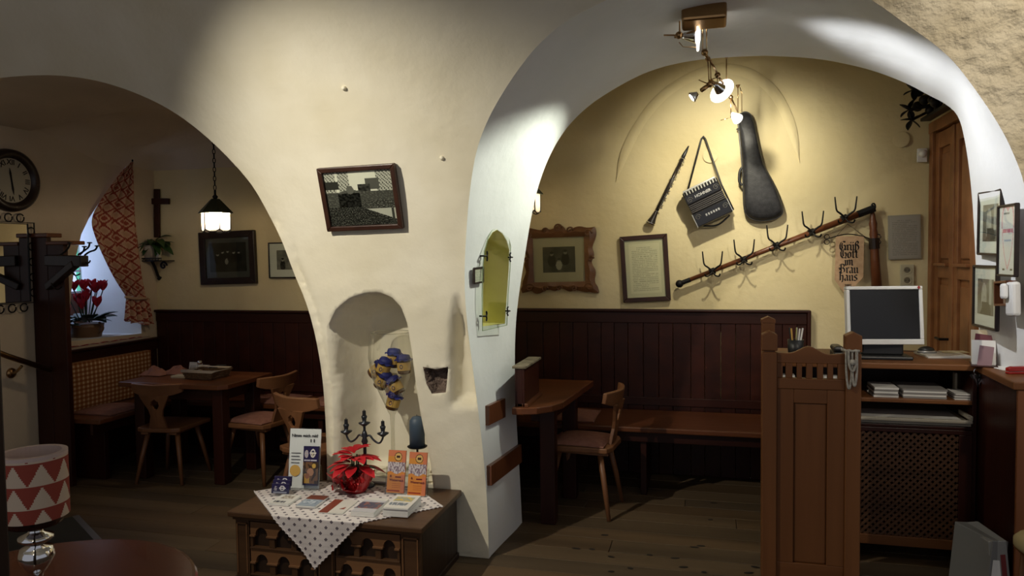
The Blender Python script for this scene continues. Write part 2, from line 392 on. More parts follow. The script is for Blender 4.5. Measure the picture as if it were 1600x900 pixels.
# ---- floor with planks
fl_ = MB().box(XL - .02, XE, -1.6, YW + .05, -.06, -.022).build('floor', plain('subfloor', (.01, .008, .006), .9)); tag(fl_, 'old dark plank floor', kind='structure')
FM = [wood('floor_board_%d' % i, tuple(.55 * x for x in c), c, 'X', 6, .62, .3) for i, c in enumerate([(.125, .085, .048), (.145, .098, .055), (.105, .073, .043), (.135, .086, .045)])]
y = -1.6
while y < YW:
    wd = random.uniform(.14, .20); x = XL - random.uniform(0, 2.0)
    while x < XE:
        ln = random.uniform(2.2, 3.6); a = max(x, XL); b = min(x + ln, XE)
        if b - a > .05: MB().box(a + .0015, b - .0015, y + .0025, min(y + wd, YW) - .0025, -.022, random.uniform(-.002, 0)).build('plank', random.choice(FM), fl_, bevel=.003)
        x += ln
    y += wd
knot = MB().lathe([(.016, 0), (.016, .0012)], 10).build('knot', plain('dark_knot', (.01, .007, .005), .7), fl_)
for px, py in [(925, 858), (955, 870), (985, 888), (1055, 872), (1068, 886), (1100, 894), (1180, 886), (1170, 895), (900, 857), (945, 836), (1110, 812), (1115, 786), (1085, 855), (1015, 867), (1095, 853), (955, 893)]:
    p = onZ(px, py, 0); inst(knot, 'knot', fl_, Matrix.Translation((p.x, p.y, 0)) @ Matrix.Rotation(random.uniform(-.3, .3), 4, 'Z') @ Matrix.Diagonal((random.uniform(.8, 1.7), .6, 1, 1)))
# ---- back wall, left wall with window recess, right wall, added partition, ceilings
mb = MB().grid(120, 60, lambda u, v: (XL - .06 + (XR + .16 - XL) * u, YW + .008 * nz(u * 18, v * 12), 3.6 * v))
tag(mb.build('wall_back', PL_BACK, smooth=True), 'yellow cream plaster back wall', kind='structure')
rec_px = [(221, 521), (219, 470), (214, 400), (209, 320), (205, 270), (202, 256), (196, 261), (180, 281), (160, 309), (139, 341), (127, 366), (119, 400), (112, 450), (104, 534)]
rec = [onX(*p, XL) for p in rec_px]
outl = [(-1.6, 0), (YW + .05, 0), (YW + .05, 3.4), (-1.6, 3.4)]
V, Fc = cdt(outl, [[(p.y, p.z) for p in rec]], [(a * .25 - 1.5, b * .25 + .12) for a in range(28) for b in range(13)])
fs = []
for f in Fc:
    c = sum((V[i] for i in f), Vector((0, 0))) / len(f)
    if not inpoly((c.x, c.y), [(p.y, p.z) for p in rec]): fs.append(tuple(f))
tag(MB().add([(XL, v.x, v.y) for v in V], fs).build('wall_left', PL_LEFT), 'beige plaster left wall with the window recess', kind='structure')
XG = -5.2; n = len(rec); ctr = sum(rec, Vector()) / n
inn = [Vector((XG, ctr.y + (p.y - ctr.y) * .96, p.z)) for p in rec]
tag(MB().add(rec + inn, [(i, (i + 1) % n, n + (i + 1) % n, n + i) for i in range(n)]).build('wall_window_recess', PL_WHITE), 'white plaster sides of the deep window recess', kind='structure')
tag(MB().add([(XR, YB, 0), (XR, YW, 0), (XR, YW, 3.6), (XR, YB, 3.6)], [(0, 1, 2, 3)]).build('wall_right', PL_BACK), 'right wall of the alcove', kind='structure')
tag(MB().box(-1.56, -1.5, YB, YW, 0, 3.6).build('wall_partition', PL_BACK), 'added wall hidden behind the pier, keeping the light of the back rooms apart', kind='structure')  # unseen wall, added to separate the light of the back rooms
def dome(u, v):
    x = XL + (-1.53 - XL) * u; y = YB + (YW - YB) * v; d = min(x - XL, (YW - y) * 1.0) ; a = smooth(0, 1, 0)
    d1 = min(1, max(0, (x - XL) / 1.3)); d2 = min(1, max(0, (YW - y) / 1.0)); f = lambda t: math.sqrt(max(0, 1 - (1 - t) ** 2))
    zb0 = La[-1].z + .02; bz = zb0 + (2.36 - zb0) * smooth(0, .6, v); return (x, y, bz + (2.76 - bz) * f(d1) * f(d2) ** .6)
tag(MB().grid(40, 24, dome).build('ceiling_left', PL_LEFT, smooth=True), 'dim plaster vault of the left room', kind='structure')
tag(MB().box(-1.56, XR + .1, YB, YW, 3.5, 3.56).build('ceiling_alcove', PL_WHITE), 'ceiling of the alcove', kind='structure')
yt = YF - lean(ZT)
tag(MB().grid(30, 30, lambda u, v: (XL + (XE - XL) * u, yt + (-1.6 - yt) * v, ZT + .35 * math.sin(min(1, v * 2) * math.pi / 2))).build('ceiling', PL_PIER, smooth=True), 'vaulted plaster ceiling', kind='structure')
# ---- door in the alcove's right wall
d_ = thing('door_1', None, None, M=wallM((XR, 4.94, 0), 'right')); tag(d_, 'tall panelled pine double door beside the white arch', kind='structure')
PINEV = wood('door_pine_Z', (.20, .078, .027), (.33, .14, .052), 'Z', 7, .4, .35)
for a, b in ((-.44, -.37), (.37, .44)): box('door_frame', PINEV, d_, a, b, 0, 2.42, 0, .07)
box('door_frame', PINEV, d_, -.44, .44, 2.35, 2.42, 0, .075)
for s in (-1, 1):
    x0, x1 = (-.365, -.012) if s < 0 else (.012, .365)
    lf = box('door_leaf', PINEV, d_, x0, x1, .02, 2.34, .0, .03)
    for zz in ((.02, .12), (1.42, 1.50), (2.24, 2.34)): box('rail', PINEV, lf, x0, x1, zz[0], zz[1], .03, .05)
    for xx in ((x0, x0 + .07), (x1 - .07, x1)): box('stile', PINEV, lf, xx[0], xx[1], .02, 2.34, .03, .052)
    for zz in ((.16, 1.38), (1.54, 2.20)): box('panel', PINEV, lf, x0 + .10, x1 - .10, zz[0], zz[1], .03, .044, .01)
    box('moulding', PINEV, lf, x0 + .06, x1 - .06, 1.495, 1.515, .045, .075)
box('cover_strip', PINEV, d_, -.025, .025, .02, 2.34, .03, .06)
hd = MB().tube([(-.06, 1.05, .05), (-.06, 1.05, .10), (-.14, 1.05, .10)], .008).build('door_handle', IRON, d_)
# ---- window
wn_ = thing('window_1', None, None, M=wallM((XG, 4.85, 0), 'left')); tag(wn_, 'leaded window with green and clear panes in the deep recess', kind='structure')
WFR = plain('window_frame_white', (.5, .52, .55), .5)
WW = .44
cols = [(.62, .72, 1), (.62, .72, 1), (.55, .75, 1), (.12, .60, .42), (.62, .72, 1), (.10, .5, .36)]
GM = {}
for i, c in enumerate(cols):
    m = plain('daylit_glass_%d' % i, c, .2, emit=.9)
    x0 = -WW + i * .147; x1 = x0 + .141
    for z0, z1 in ((1.335, 1.50), (1.515, 1.80), (1.815, 2.15)): box('pane', m, wn_, x0, x1, z0, z1, .0, .006, 0)
for z in (1.325, 1.507, 1.807, 2.16): box('glazing_bar', WFR, wn_, -WW, WW, z - .009, z + .009, 0, .022, .002)
for i in (0, 3, 6): box('glazing_bar', WFR, wn_, -WW + i * .147 - .009, -WW + i * .147 + .005, 1.32, 2.16, 0, .02, .002)
LEAD = plain('lead', (.05, .05, .06), .6, .5)
for k in range(9):
    MB().bar((-WW + k * .1, 1.335, .008), (-WW + k * .1 + .10, 1.50, .008), .005, .004, (0, 0, 1)).build('lead_came', LEAD, wn_)
    MB().bar((-WW + k * .1 + .10, 1.335, .008), (-WW + k * .1, 1.50, .008), .005, .004, (0, 0, 1)).build('lead_came', LEAD, wn_)
ar = bpy.data.lights.new('window_daylight', 'AREA'); ar.shape = 'RECTANGLE'; ar.size = .8; ar.size_y = .8; ar.energy = 3.2; ar.color = (.50, .58, 1)
ao = bpy.data.objects.new('window_daylight', ar); col.objects.link(ao); ao.location = (XG + .03, 4.85, 1.74); ao.rotation_euler = (0, R(-90), 0)
box('window_frame', WFR, wn_, -.56, .56, 2.16, 2.5, -.01, .02)
box('window_panel', midwood('Y'), wn_, -.56, .56, .90, 1.316, -.01, .03)
sill = MB().add([(XG, 4.40, .93), (XL + .03, 4.40, .93), (XL + .03, 5.26, .93), (XG, 5.26, .93), (XG, 4.40, .945), (XL + .03, 4.40, .945), (XL + .03, 5.26, .945), (XG, 5.26, .945)],
                [(0, 3, 2, 1), (4, 5, 6, 7), (0, 1, 5, 4), (1, 2, 6, 5), (2, 3, 7, 6), (3, 0, 4, 7)]).build('window_sill', plain('pale_sill', (.45, .36, .27), .6), wn_, world=True)
# ---- wainscot panelling on the back wall and the left wall
def wainscot(name, side, o, length, height, label, endpost=False):
    t = thing(name, None, None, M=wallM(o, side)); tag(t, label, kind='structure'); x = 0; k = 0
    m = [darkwood('Z'), wood('dark_wood_b', (.025, .0047, .002), (.044, .0086, .0035), 'Z', 8, .4, .35)]
    while x < length - .02:
        b = min(length, x + random.choice((.095, .10, .11, .125)))
        box('board', m[k % 2], t, x + .0015, b - .0015, .0, height - .09, .0, .028 + .002 * random.random(), .003); x = b; k += 1
    box('top_rail', darkwood('X'), t, 0, length, height - .10, height - .02, .0, .036); box('cap', darkwood('X'), t, -.005, length + .01, height - .02, height, 0, .055, .006)
    box('middle_rail', darkwood('X'), t, 0, length, .50, .56, .0, .042)
    if endpost: box('end_post', darkwood('Z'), t, length, length + .025, 0, height, 0, .055, .008)
    return t
wz = onY(1000, 483, YW - .04).z; wx1 = onY(1266, 486, YW - .04).x
wainscot('trim_1', 'back', (-1.49, YW - .005, 0), wx1 + 1.49 - .02, wz, 'dark wood wainscot behind the alcove bench', True)
wzl = onY(400, 485, YW - .04).z
wainscot('trim_2', 'back', (XL + .01, YW - .005, 0), 3.02, wzl, 'dark wood wainscot on the back wall of the left room')
wainscot('trim_3', 'left', (XL, 4.25, 0), YW - 4.25 - .06, .93, 'low dark wainscot below the window')
print('wainscot', wz, wzl, wx1)
#@@OBJECTS@@
# ================================================================== PICTURES AND PRINTS
def printp(name, parent, x0, x1, y0, y1, z, fn, nx=40, ny=40, mat=None):
    return MB().grid(nx, ny, lambda u, v: (x0 + (x1 - x0) * u, y0 + (y1 - y0) * v, z), fn).build(name, mat or PRINT, parent)
g3 = lambda g, t=(1, .96, .88): (g * t[0], g * t[1], g * t[2])
def people(lst, bg=.035, tone=(1, .95, .85), body=.02, face=.32):
    def f(u, v):
        g = bg * (1 + .5 * nz(u * 4, v * 4))
        for (cx, cy, s, dress) in lst:
            if ((u - cx) / (s * .95)) ** 2 + ((v - cy + s * 2.0) / (s * 1.9)) ** 2 < 1: g = dress
            if ((u - cx) / (s * .42)) ** 2 + ((v - cy) / (s * .62)) ** 2 < 1: g = face
            if ((u - cx) / (s * .46)) ** 2 + ((v - cy - s * .4) / (s * .35)) ** 2 < 1: g = body
        return g3(g, tone)
    return f
def textpage(paper=(.62, .56, .42), ink=.35, lines=38, head=3, seed=1, mid=None):
    def f(u, v):
        c = paper; k = 1 - v
        if .08 < u < .92 and .05 < k < .95:
            row = int(k * lines)
            if row % 2 == 0 and row > 2:
                ln = .5 + .5 * nz(row * 3.7 + seed, 1.3)
                wdt = .92 if ln > .3 else .6
                if row <= 2 * head: wdt = .75; ok = .25 < u < wdt
                else: ok = u < wdt
                if ok and nz(u * 45, row * 7.1 + seed) > -.25: c = tuple(x * (1 - ink) for x in paper)
        return c
    return f
def rectfrom(tl, tr, br, bl, fn, side):
    P = [fn(*p) for p in (tl, tr, br, bl)]; c = sum(P, Vector()) / 4
    x, y = {'back': (Vector((1, 0, 0)), Vector((0, 0, 1))), 'left': (Vector((0, 1, 0)), Vector((0, 0, 1))), 'right': (Vector((0, -1, 0)), Vector((0, 0, 1)))}[side]
    q = [Vector(((p - c).dot(x), (p - c).dot(y), 0)) for p in P]
    wv = (q[1] - q[0] + q[2] - q[3]) / 2; hv = (q[0] - q[3] + q[1] - q[2]) / 2
    return c, wv.length, hv.length, math.atan2(wv.y, wv.x)
def frame_parts(t, w, h, fw, dep, fm, border=None, bm=None, inner=None, fn=None, n=(40, 40), glass=True, bevel=.004):
    a, b = w / 2, h / 2
    for nm, poly in (('frame_rail', [(-a, b), (-a + fw, b - fw), (a - fw, b - fw), (a, b)]), ('frame_rail', [(-a, -b), (a, -b), (a - fw, -b + fw), (-a + fw, -b + fw)]),
                     ('frame_rail', [(-a, -b), (-a + fw, -b + fw), (-a + fw, b - fw), (-a, b)]), ('frame_rail', [(a, -b), (a, b), (a - fw, b - fw), (a - fw, -b + fw)])):
        MB().prism(poly, 0, dep).build(nm, fm, t, bevel=bevel)
    if border: MB().box(-a + fw, a - fw, -b + fw, b - fw, .002, dep * .45).build('mount', bm, t); k = border
    else: k = (0, 0, 0, 0)
    x0, x1, y0, y1 = -a + fw + k[0], a - fw - k[1], -b + fw + k[3], b - fw - k[2]
    if fn: printp('picture', t, x0, x1, y0, y1, dep * .45 + .0012, fn, *n)
    if glass: MB().box(-a + fw, a - fw, -b + fw, b - fw, dep * .6, dep * .6 + .002).build('glass', PANE, t)
BLK = wood('black_brown_frame', (.012, .007, .005), (.025, .013, .009), 'Z', 9, .35)
BRF = wood('brown_frame', (.028, .010, .006), (.05, .019, .010), 'Z', 9, .35)
def town(u, v):
    g = .5
    if v > .62: g = .62 if not (.20 < u < .36 or u > .76 or u < .16) else (.42 if (int(u * 60) + int(v * 40)) % 3 else .09)
    if .60 < u < .80 and .66 < v < .86: g = .10
    if .48 < u < .66 and .60 < v < .76: g = .05 + .05 * nz(u * 20, v * 20)
    if u < .2 and .68 < v < .82: g = .05
    if .30 < v <= .62: g = .07 + .10 * max(0, nz(u * 40, v * 40))
    if .17 < u < .5 and .34 < v < .60: g = .03 + .03 * nz(u * 30, v * 30)
    if abs(v - (.66 - abs(u - .36) * .35)) < .02 and .2 < u < .52: g = .10
    if (u - .36) ** 2 / .003 + (v - .66) ** 2 / .006 < 1: g = .12
    if .52 < u and .28 < v < .46: g = .05 + .25 * max(0, nz(u * 60, v * 50))
    if v <= .34 and v < .34 - (u - .45) * .5 + .02: g = .03 + .22 * max(0, nz(u * 70, v * 55))
    elif v <= .30: g = .42
    if .93 < u < .96 and v < .3: g = .06
    return g3(max(0, min(.85, g * 1.35 - .03)), (1, .95, .9))
# photo on the pier: hangs on the forward leaning vault
P = [onF(*p) for p in ((499, 262), (619, 254), (634, 355), (516, 360))]
c = sum(P, Vector()) / 4; xv = (P[1] - P[0] + P[2] - P[3]).normalized(); yv = (P[0] - P[3] + P[1] - P[2]); yv = (yv - xv * yv.dot(xv)).normalized(); zv = xv.cross(yv)
t = thing('framed_photograph', 'dark framed old town crowd photograph hanging askew on the cream pier', 'picture', M=axesM(c + zv * .006, xv, yv, zv))
frame_parts(t, (P[1] - P[0]).length, (P[0] - P[3]).length, .026, .032, BRF, None, None, None, town, (110, 90))
MB().cyl((0, .16, -.01), (0, .165, .012), .003).build('nail', IRON, t)
for px, py in ((538, 138), (691, 247)):
    p = onF(px, py); o = MB().lathe([(.004, -.01), (.012, .0), (.010, .012), (.004, .016)], 10, (0, 0, 0), Matrix.Rotation(R(90), 4, 'X')).build('wall_plug', PL_PIER, smooth=True)
    o.location = p; W[o.name] = Matrix.Translation(p); tag(o, 'small pale plaster knob on the wall ' + ('above the town photograph' if py < 200 else 'right of the town photograph'), 'knob', 'plaster knobs on the pier')
bk = lambda px, py: onY(px, py, YW - .01)
def pic(name, label, corners, pfn, side, **k):
    c, w_, h_, a_ = rectfrom(*corners, pfn, side); t = thing(name, label, 'picture', M=wallM(c, side, a_)); frame_parts(t, w_, h_, **k); return t
pic('framed_photograph', 'wide dark framed family group portrait below the hanging lantern', ((313, 364), (401, 359), (402, 443), (318, 445)), bk, 'back', fw=.055, dep=.035, fm=BLK,
    border=(.035, .035, .04, .05), bm=plain('grey_mount', (.06, .06, .055), .7), fn=people([(.22, .60, .085, .015), (.36, .68, .085, .02), (.50, .70, .08, .02), (.66, .66, .085, .015), (.80, .66, .085, .02), (.46, .45, .05, .25)], .03), n=(70, 60))
pic('framed_photograph', 'thin black framed photograph with white mount half hidden by the arch', ((420, 379), (474, 378), (477, 434), (422, 435)), bk, 'back', fw=.01, dep=.02, fm=BLK,
    border=(.065, .055, .055, .06), bm=PAPER, fn=people([(.3, .5, .14, .03), (.7, .55, .14, .25)], .18), n=(40, 40))
t = pic('framed_document', 'brown framed printed document with beige mount left of the hook rail', ((970, 370), (1044, 365), (1047, 469), (973, 473)), bk, 'back', fw=.032, dep=.03, fm=BRF,
    border=(.028, .028, .028, .028), bm=plain('pale_mount', (.60, .53, .36), .8), fn=textpage((.70, .62, .44), .32, 56, 3, 4), n=(60, 114))
c, w_, h_, a_ = rectfrom((1386, 337), (1437, 335), (1440, 404), (1389, 406), bk, 'back')
t = thing('notice_sheet', 'grey printed notice sheet fixed on the wall above the sockets', 'notice', M=wallM(c, 'back', a_))
box('board', plain('notice_grey', (.30, .28, .23), .7), t, -w_ / 2, w_ / 2, -h_ / 2, h_ / 2, 0, .012, .002); printp('print', t, -w_ / 2 + .01, w_ / 2 - .01, -h_ / 2 + .01, h_ / 2 - .01, .0135, textpage((.33, .31, .27), .25, 46, 2, 9), 40, 92)
# carved ornate frame
c, w_, h_, a_ = rectfrom((821, 363), (926, 359), (929, 448), (822, 452), bk, 'back')
t = thing('carved_frame', 'ornately carved brown scrollwork frame with an old family portrait', 'picture', M=wallM(c, 'back', a_ - .01))
CARV = wood('carved_wood', (.10, .042, .016), (.19, .085, .032), 'X', 12, .4)
ow, oh = .265, .225; iw, ih = .193, .165; pts = []
N = 160
for i in range(N):
    th = 2 * math.pi * i / N; cx, sy = math.cos(th), math.sin(th); m = max(abs(cx) / ow, abs(sy) / oh); x, y = cx / m, sy / m
    k = 1 + .035 * math.sin(th * 14) + .05 * math.cos(th * 4 + .0) * (-1)
    if y > oh * .85 and abs(x) < .06: k += .16 * math.cos(x / .06 * math.pi / 2)
    if y < -oh * .85: k += .05 * abs(math.sin(x * 30))
    pts.append((x * k, y * k))
inner = [(-iw, ih), (iw, ih), (iw, -ih), (-iw, -ih)]
mb = MB(); ring_o = pts; ring_i = []
for x, y in pts:
    m = max(abs(x) / iw, abs(y) / ih); ring_i.append((x / m, y / m))
ring_m = [((a[0] + b[0]) / 2, (a[1] + b[1]) / 2) for a, b in zip(ring_o, ring_i)]
vs = [(x, y, 0) for x, y in ring_o] + [(x, y, .022) for x, y in ring_o] + [(x, y, .040) for x, y in ring_m] + [(x, y, .026) for x, y in ring_i] + [(x, y, 0) for x, y in ring_i]
fs = [(r * N + i, r * N + (i + 1) % N, (r + 1) * N + (i + 1) % N, (r + 1) * N + i) for r in range(4) for i in range(N)]
mb.add(vs, fs).build('frame', CARV, t, smooth=False)
def scroll(cx, cy, r, d, turns=1.6, z=.035): return [(cx + d * r * (1 - k / 26) * math.cos(k / 26 * turns * 6.28), cy + r * (1 - k / 26) * math.sin(k / 26 * turns * 6.28), z) for k in range(25)]
for cx, cy, r, d in ((0, .232, .032, 1), (-.09, .212, .026, -1), (.09, .212, .026, 1), (-.225, -.205, .034, 1), (.225, -.205, .034, -1), (.225, .185, .03, 1), (-.225, .185, .03, -1), (-.11, -.215, .026, 1), (.11, -.215, .026, -1), (0, -.21, .022, 1), (.24, 0, .022, 1), (-.24, 0, .022, -1)):
    MB().tube(scroll(cx, cy, r, d), [.008 * (1 - k / 40) for k in range(25)], 6).build('scroll', CARV, t, smooth=True)
box('mount', plain('beige_mount', (.42, .36, .25), .8), t, -iw, iw, -ih, ih, .004, .012, 0)
printp('picture', t, -.122, .122, -.095, .095, .0135, people([(.28, .72, .13, .035), (.70, .78, .13, .03), (.50, .48, .10, .34)], .075, (1, .93, .75), .03, .20), 60, 50)
MB().box(-iw, iw, -ih, ih, .018, .02).build('glass', PANE, t)
# pictures on the right jamb
fine2 = [(i / 900, j / 30, *proj(sofR(i / 900, j / 30))) for i in range(560, 880) for j in range(31)]
def jr(px, py):
    b = min(fine2, key=lambda q: (q[2] - px) ** 2 + (q[3] - py) ** 2); return sofR(b[0], b[1])
def jl(px, py): a, b = inv(px, py); return sofR(a / 8, b)
def jframe(corners, fn):
    P = [fn(*p) for p in corners]; c = sum(P, Vector()) / 4; xv = (P[1] - P[0] + P[2] - P[3]).normalized(); yv = (P[0] - P[3] + P[1] - P[2]); yv = (yv - xv * yv.dot(xv)).normalized()
    zv = xv.cross(yv); return axesM(c + zv * .012, xv, yv, zv), (P[1] - P[0]).length, (P[0] - P[3]).length
XJ = 1.335
jx = lambda px, py: onX(px, py, XJ)
def church(seed):
    def f(u, v):
        g = .16 + .12 * nz(u * 3 + seed, v * 3)
        if abs(u - .42) < .16 * math.sqrt(max(0, 1 - max(0, v - .55) ** 2 / .12)) and v > .1: g = .38 + .1 * nz(u * 9, v * 9 + seed)
        if abs(u - .8) < .08 and v > .3: g = .42
        if v < .35 and abs(u - .5 - .1 * nz(v * 3, seed)) < .35 - v * .4: g = .05 + .10 * max(0, nz(u * 16, v * 16))
        return g3(g)
    return f
for lab, cs, fnn, bord in (('black framed church interior print, upper left of those on the white jamb', ((1536, 301), (1573, 293), (1577, 401), (1539, 398)), church(1), (.04, .04, .055, .055)),
                           ('black framed church portal print on the white jamb above the leaflet holder', ((1528, 414), (1566, 416), (1569, 518), (1531, 509)), church(5), (.04, .04, .055, .055))):
    M_, w_, h_ = jframe(cs, jx); t = thing('framed_print', lab, 'picture', M=M_); frame_parts(t, w_, h_, .012, .02, BLK, bord, PAPER, None, fnn, (40, 56))
def heart(u, v):
    c = (.66, .64, .66); x = (u - .5) * 2.6; y = (v - .52) * 2.4
    k = abs((x * x + (y * .85 - abs(x) * .55) ** 2) - .78)
    if k < .09: c = (.62, .30, .36)
    if abs(v - .64) < .03 and .2 < u < .8 and nz(u * 30, 2) > -.3: c = (.55, .20, .27)
    if abs(v - .50) < .012 and .3 < u < .7: c = (.3, .35, .5)
    if .92 > v > .89 and .25 < u < .6: c = (.2, .2, .22)
    if .05 < v < .09 and (.2 < u < .35 or .65 < u < .8): c = (.05, .05, .06)
    return c
M_, w_, h_ = jframe(((1573, 322), (1603, 316), (1606, 434), (1577, 431)), jx); M_ = M_ @ Matrix.Translation((0, 0, .015))
t = thing('framed_poster', 'black framed white poster with a pink heart at the right edge', 'picture', M=M_); frame_parts(t, w_, h_, .010, .02, BLK, None, None, None, heart, (44, 70))
M_, w_, h_ = jframe(((735, 418), (751, 416), (751, 441), (735, 444)), jl)
t = thing('framed_note', 'tiny dark framed text note beside the glazed niche', 'picture', M=M_); frame_parts(t, w_, h_, .010, .014, BLK, None, None, None, textpage((.66, .64, .58), .35, 30, 1, 2), (20, 50))
# wood strips on the jamb
for lab, cs in (('upper short brown wood strip on the white jamb beside the table', ((758, 634), (784, 622), (784, 652), (758, 665))), ('lower longer brown wood strip on the white jamb', ((761, 728), (809, 694), (810, 722), (762, 759)))):
    M_, w_, h_ = jframe(cs, jl); t = thing('wall_strip', lab, 'wood strip', M=M_)
    P = [W[t.name].inverted() @ jl(*p) for p in cs]
    MB().prism([(p.x, p.y) for p in reversed(P)], -.02, .012).build('board', midwood('Y'), t, bevel=.003)
# glass pane with iron clips over the jamb niche
gpx = list(((754, 517), (753, 460), (755, 412), (757, 392), (763, 370), (772, 354), (783, 353), (793, 364), (798, 385), (797, 420), (794, 460), (792, 508)))
c = jl(775, 440); xv = (jl(795, 440) - jl(754, 440)).normalized(); zv = xv.cross(Vector((0, 0, 1))).normalized(); yv = zv.cross(xv)
if zv.x < 0: zv = -zv
def onG(px, py): d = ray(px, py); o_ = c + zv * .034; return CAM + d * ((o_ - CAM).dot(zv) / d.dot(zv))
gp_ = [onG(*p) for p in gpx]
t = thing('niche_glass', 'clear arched glass pane held by black iron clips over the yellow niche', 'glass pane', M=axesM(c + zv * .034, xv, yv, zv)); iv = W[t.name].inverted()
MB().prism([((iv @ p).x, (iv @ p).y) for p in gp_], -.003, .003).build('pane', PANE, t)
MB().tube([((iv @ p).x, (iv @ p).y, 0) for p in gp_], .0022, 5, True).build('pane_edge', plain('glass_edge', (.25, .33, .18), .3), t)
for px, py, s in ((757, 400, 1), (797, 402, -1), (756, 494, 1), (793, 486, -1)):
    p = iv @ onG(px, py)
    o = MB().tube([(p.x - .012 * s, p.y, -.02), (p.x - .012 * s, p.y, .008), (p.x + .010 * s, p.y, .010), (p.x + .016 * s, p.y + .012, .008), (p.x + .010 * s, p.y + .026, .010)], .005, 6)
    o.tube([(p.x + .010 * s, p.y, .010), (p.x + .016 * s, p.y - .012, .008), (p.x + .010 * s, p.y - .026, .010)], .0045, 6).build('clip', IRON, t)
# ================================================================== LEFT ROOM
lw = lambda px, py: onX(px, py, XL + .01)
# clock
c = lw(15, 282); t = thing('wall_clock', 'round dark wood wall clock with Roman numerals on the left wall', 'clock', M=wallM(c, 'left')); RC = .215
MB().lathe([(RC * .70, .012), (RC * .74, .035), (RC * .86, .05), (RC * .97, .035), (RC, .0)], 48, cap=False).build('rim', BLK, t, smooth=True)
MB().lathe([(RC * .73, .002), (RC * .73, .014)], 48).build('dial', plain('cream_dial', (.36, .33, .25), .6), t)
for i, nm in enumerate(['XII', 'I', 'II', 'III', 'IV', 'V', 'VI', 'VII', 'VIII', 'IX', 'X', 'XI']):
    a = -i * math.pi / 6; text(nm, .05, IRON, t, Matrix.Translation((-math.sin(a) * RC * .57, math.cos(a) * RC * .57, .0155)) @ Matrix.Rotation(a, 4, 'Z'), 'numeral', .0008)
for a, ln, nm in ((R(8), .085, 'hour_hand'), (R(188), .10, 'minute_hand')):
    MB().prism([(-.004, -.02), (.004, -.02), (.007, ln * .6), (0, ln), (-.007, ln * .6)], .017, .019).build(nm, IRON, t, M=Matrix.Rotation(a, 4, 'Z'))
# mirror
t = thing('wall_mirror', 'rectangular mirror with wrought iron scroll border on the left wall', 'mirror', M=wallM(lw(14, 411), 'left')); mw, mh = .145, .27
box('mirror_glass', plain('mirror', (.85, .85, .82), .02, 1), t, -mw, mw, -mh, mh, .004, .010, .004)
MB().tube([(-mw, -mh, .012), (mw, -mh, .012), (mw, mh, .012), (-mw, mh, .012)], .005, 6, True).build('edge_bar', IRON, t)
MB().tube([(-mw - .05, -mh - .01, .012), (mw + .05, -mh - .01, .012), (mw + .05, mh + .01, .012), (-mw - .05, mh + .01, .012)], .005, 6, True).build('outer_bar', IRON, t)
def ringm(cx, cy, r=.026): return [(cx + r * math.cos(k / 14 * 6.0 + .6), cy + r * math.sin(k / 14 * 6.0 + .6), .012) for k in range(15)]
for k in range(5): MB().tube(ringm(mw + .025, -mh + .06 + k * .108), .0045, 6).build('scroll', IRON, t)
for sy in (-1, 1):
    for cx in (-.09, 0, .09): MB().tube(ringm(cx, sy * (mh + .04), .028), .005, 6).build('scroll', IRON, t)
# bench end panel with hooks
p0 = onX(56, 362, XL); pf = onZ(119, 772, 0); YP = 4.19; xr = onY(106, 480, YP).x; zt = onY(80, 364, YP).z
t = thing('bench_end_panel', 'tall dark wooden panel at the end of the window bench', 'panel', (XL, YP, 0))
box('board', darkwood('Z'), t, .005, (xr - XL) * .5, -.02, .02, 0, zt - .03, .004); box('board', darkwood('Z'), t, (xr - XL) * .5 + .002, xr - XL, -.02, .02, 0, zt - .06, .004)
box('cap', midwood('X'), t, .0, (xr - XL) * .55, -.03, .10, zt - .03, zt, .006); box('cap', midwood('X'), t, (xr - XL) * .5, xr - XL + .07, -.03, .10, zt - .085, zt - .058, .006)
hy = YP - .07; a = onY(66, 407, hy); b = onY(132, 408, hy - .05); cpt = onY(66, 449, hy); e = onY(118, 412, hy - .04)
t = thing('coat_rack', 'black wooden coat rack arm with iron hooks on the bench end panel', 'coat rack', (a.x, YP - .02, a.z))
MB().bar(a + Vector((0, .05, 0)), b, .06, .075).build('arm', BLK, t, bevel=.006, world=True); MB().bar(cpt + Vector((0, .05, 0)), e, .05, .05).build('brace', BLK, t, bevel=.006, world=True)
for pts_ in ([(95, 398), (103, 392), (108, 386), (109, 380)], [(122, 398), (133, 391), (139, 386), (140, 380)], [(125, 398), (131, 392), (132, 386)], [(132, 399), (140, 393), (149, 391), (152, 385)]):
    q = [onY(x, y, hy - .04) for x, y in pts_]; m = MB().tube(smoothline(q), .006, 6); m.lathe([(.004, -.003), (.016, 0), (.016, .006), (.004, .008)], 10, q[-1]); m.build('hook', IRON, t, world=True)
for pts_ in ([(132, 408), (135, 411), (139, 411), (141, 407)], [(111, 421), (114, 428), (119, 431), (125, 428)], [(80, 442), (83, 449), (90, 453), (97, 448)]):
    MB().tube(smoothline([onY(x, y, hy - .04) for x, y in pts_]), .005, 6).build('hook', IRON, t, world=True)
# handrail
t = thing('handrail', 'short brass handrail on the wall in front of the bench panel', 'handrail', onX(17, 583, XL))
MB().tube([onX(-40, 536, XL + .15), onX(10, 556, XL + .15), onX(78, 578, XL + .15)], .019, 12).build('rail', BRASS, t, smooth=True, world=True)
MB().tube(smoothline([onX(17, 583, XL + .005), onX(24, 583, XL + .07), onX(34, 572, XL + .145)]), .009, 8).build('bracket', BRASS, t, smooth=True, world=True)
MB().lathe([(.004, .018), (.034, .012), (.036, 0)], 16, onX(17, 583, XL), Matrix.Rotation(R(90), 4, 'Y')).build('rosette', BRASS, t, smooth=True, world=True)
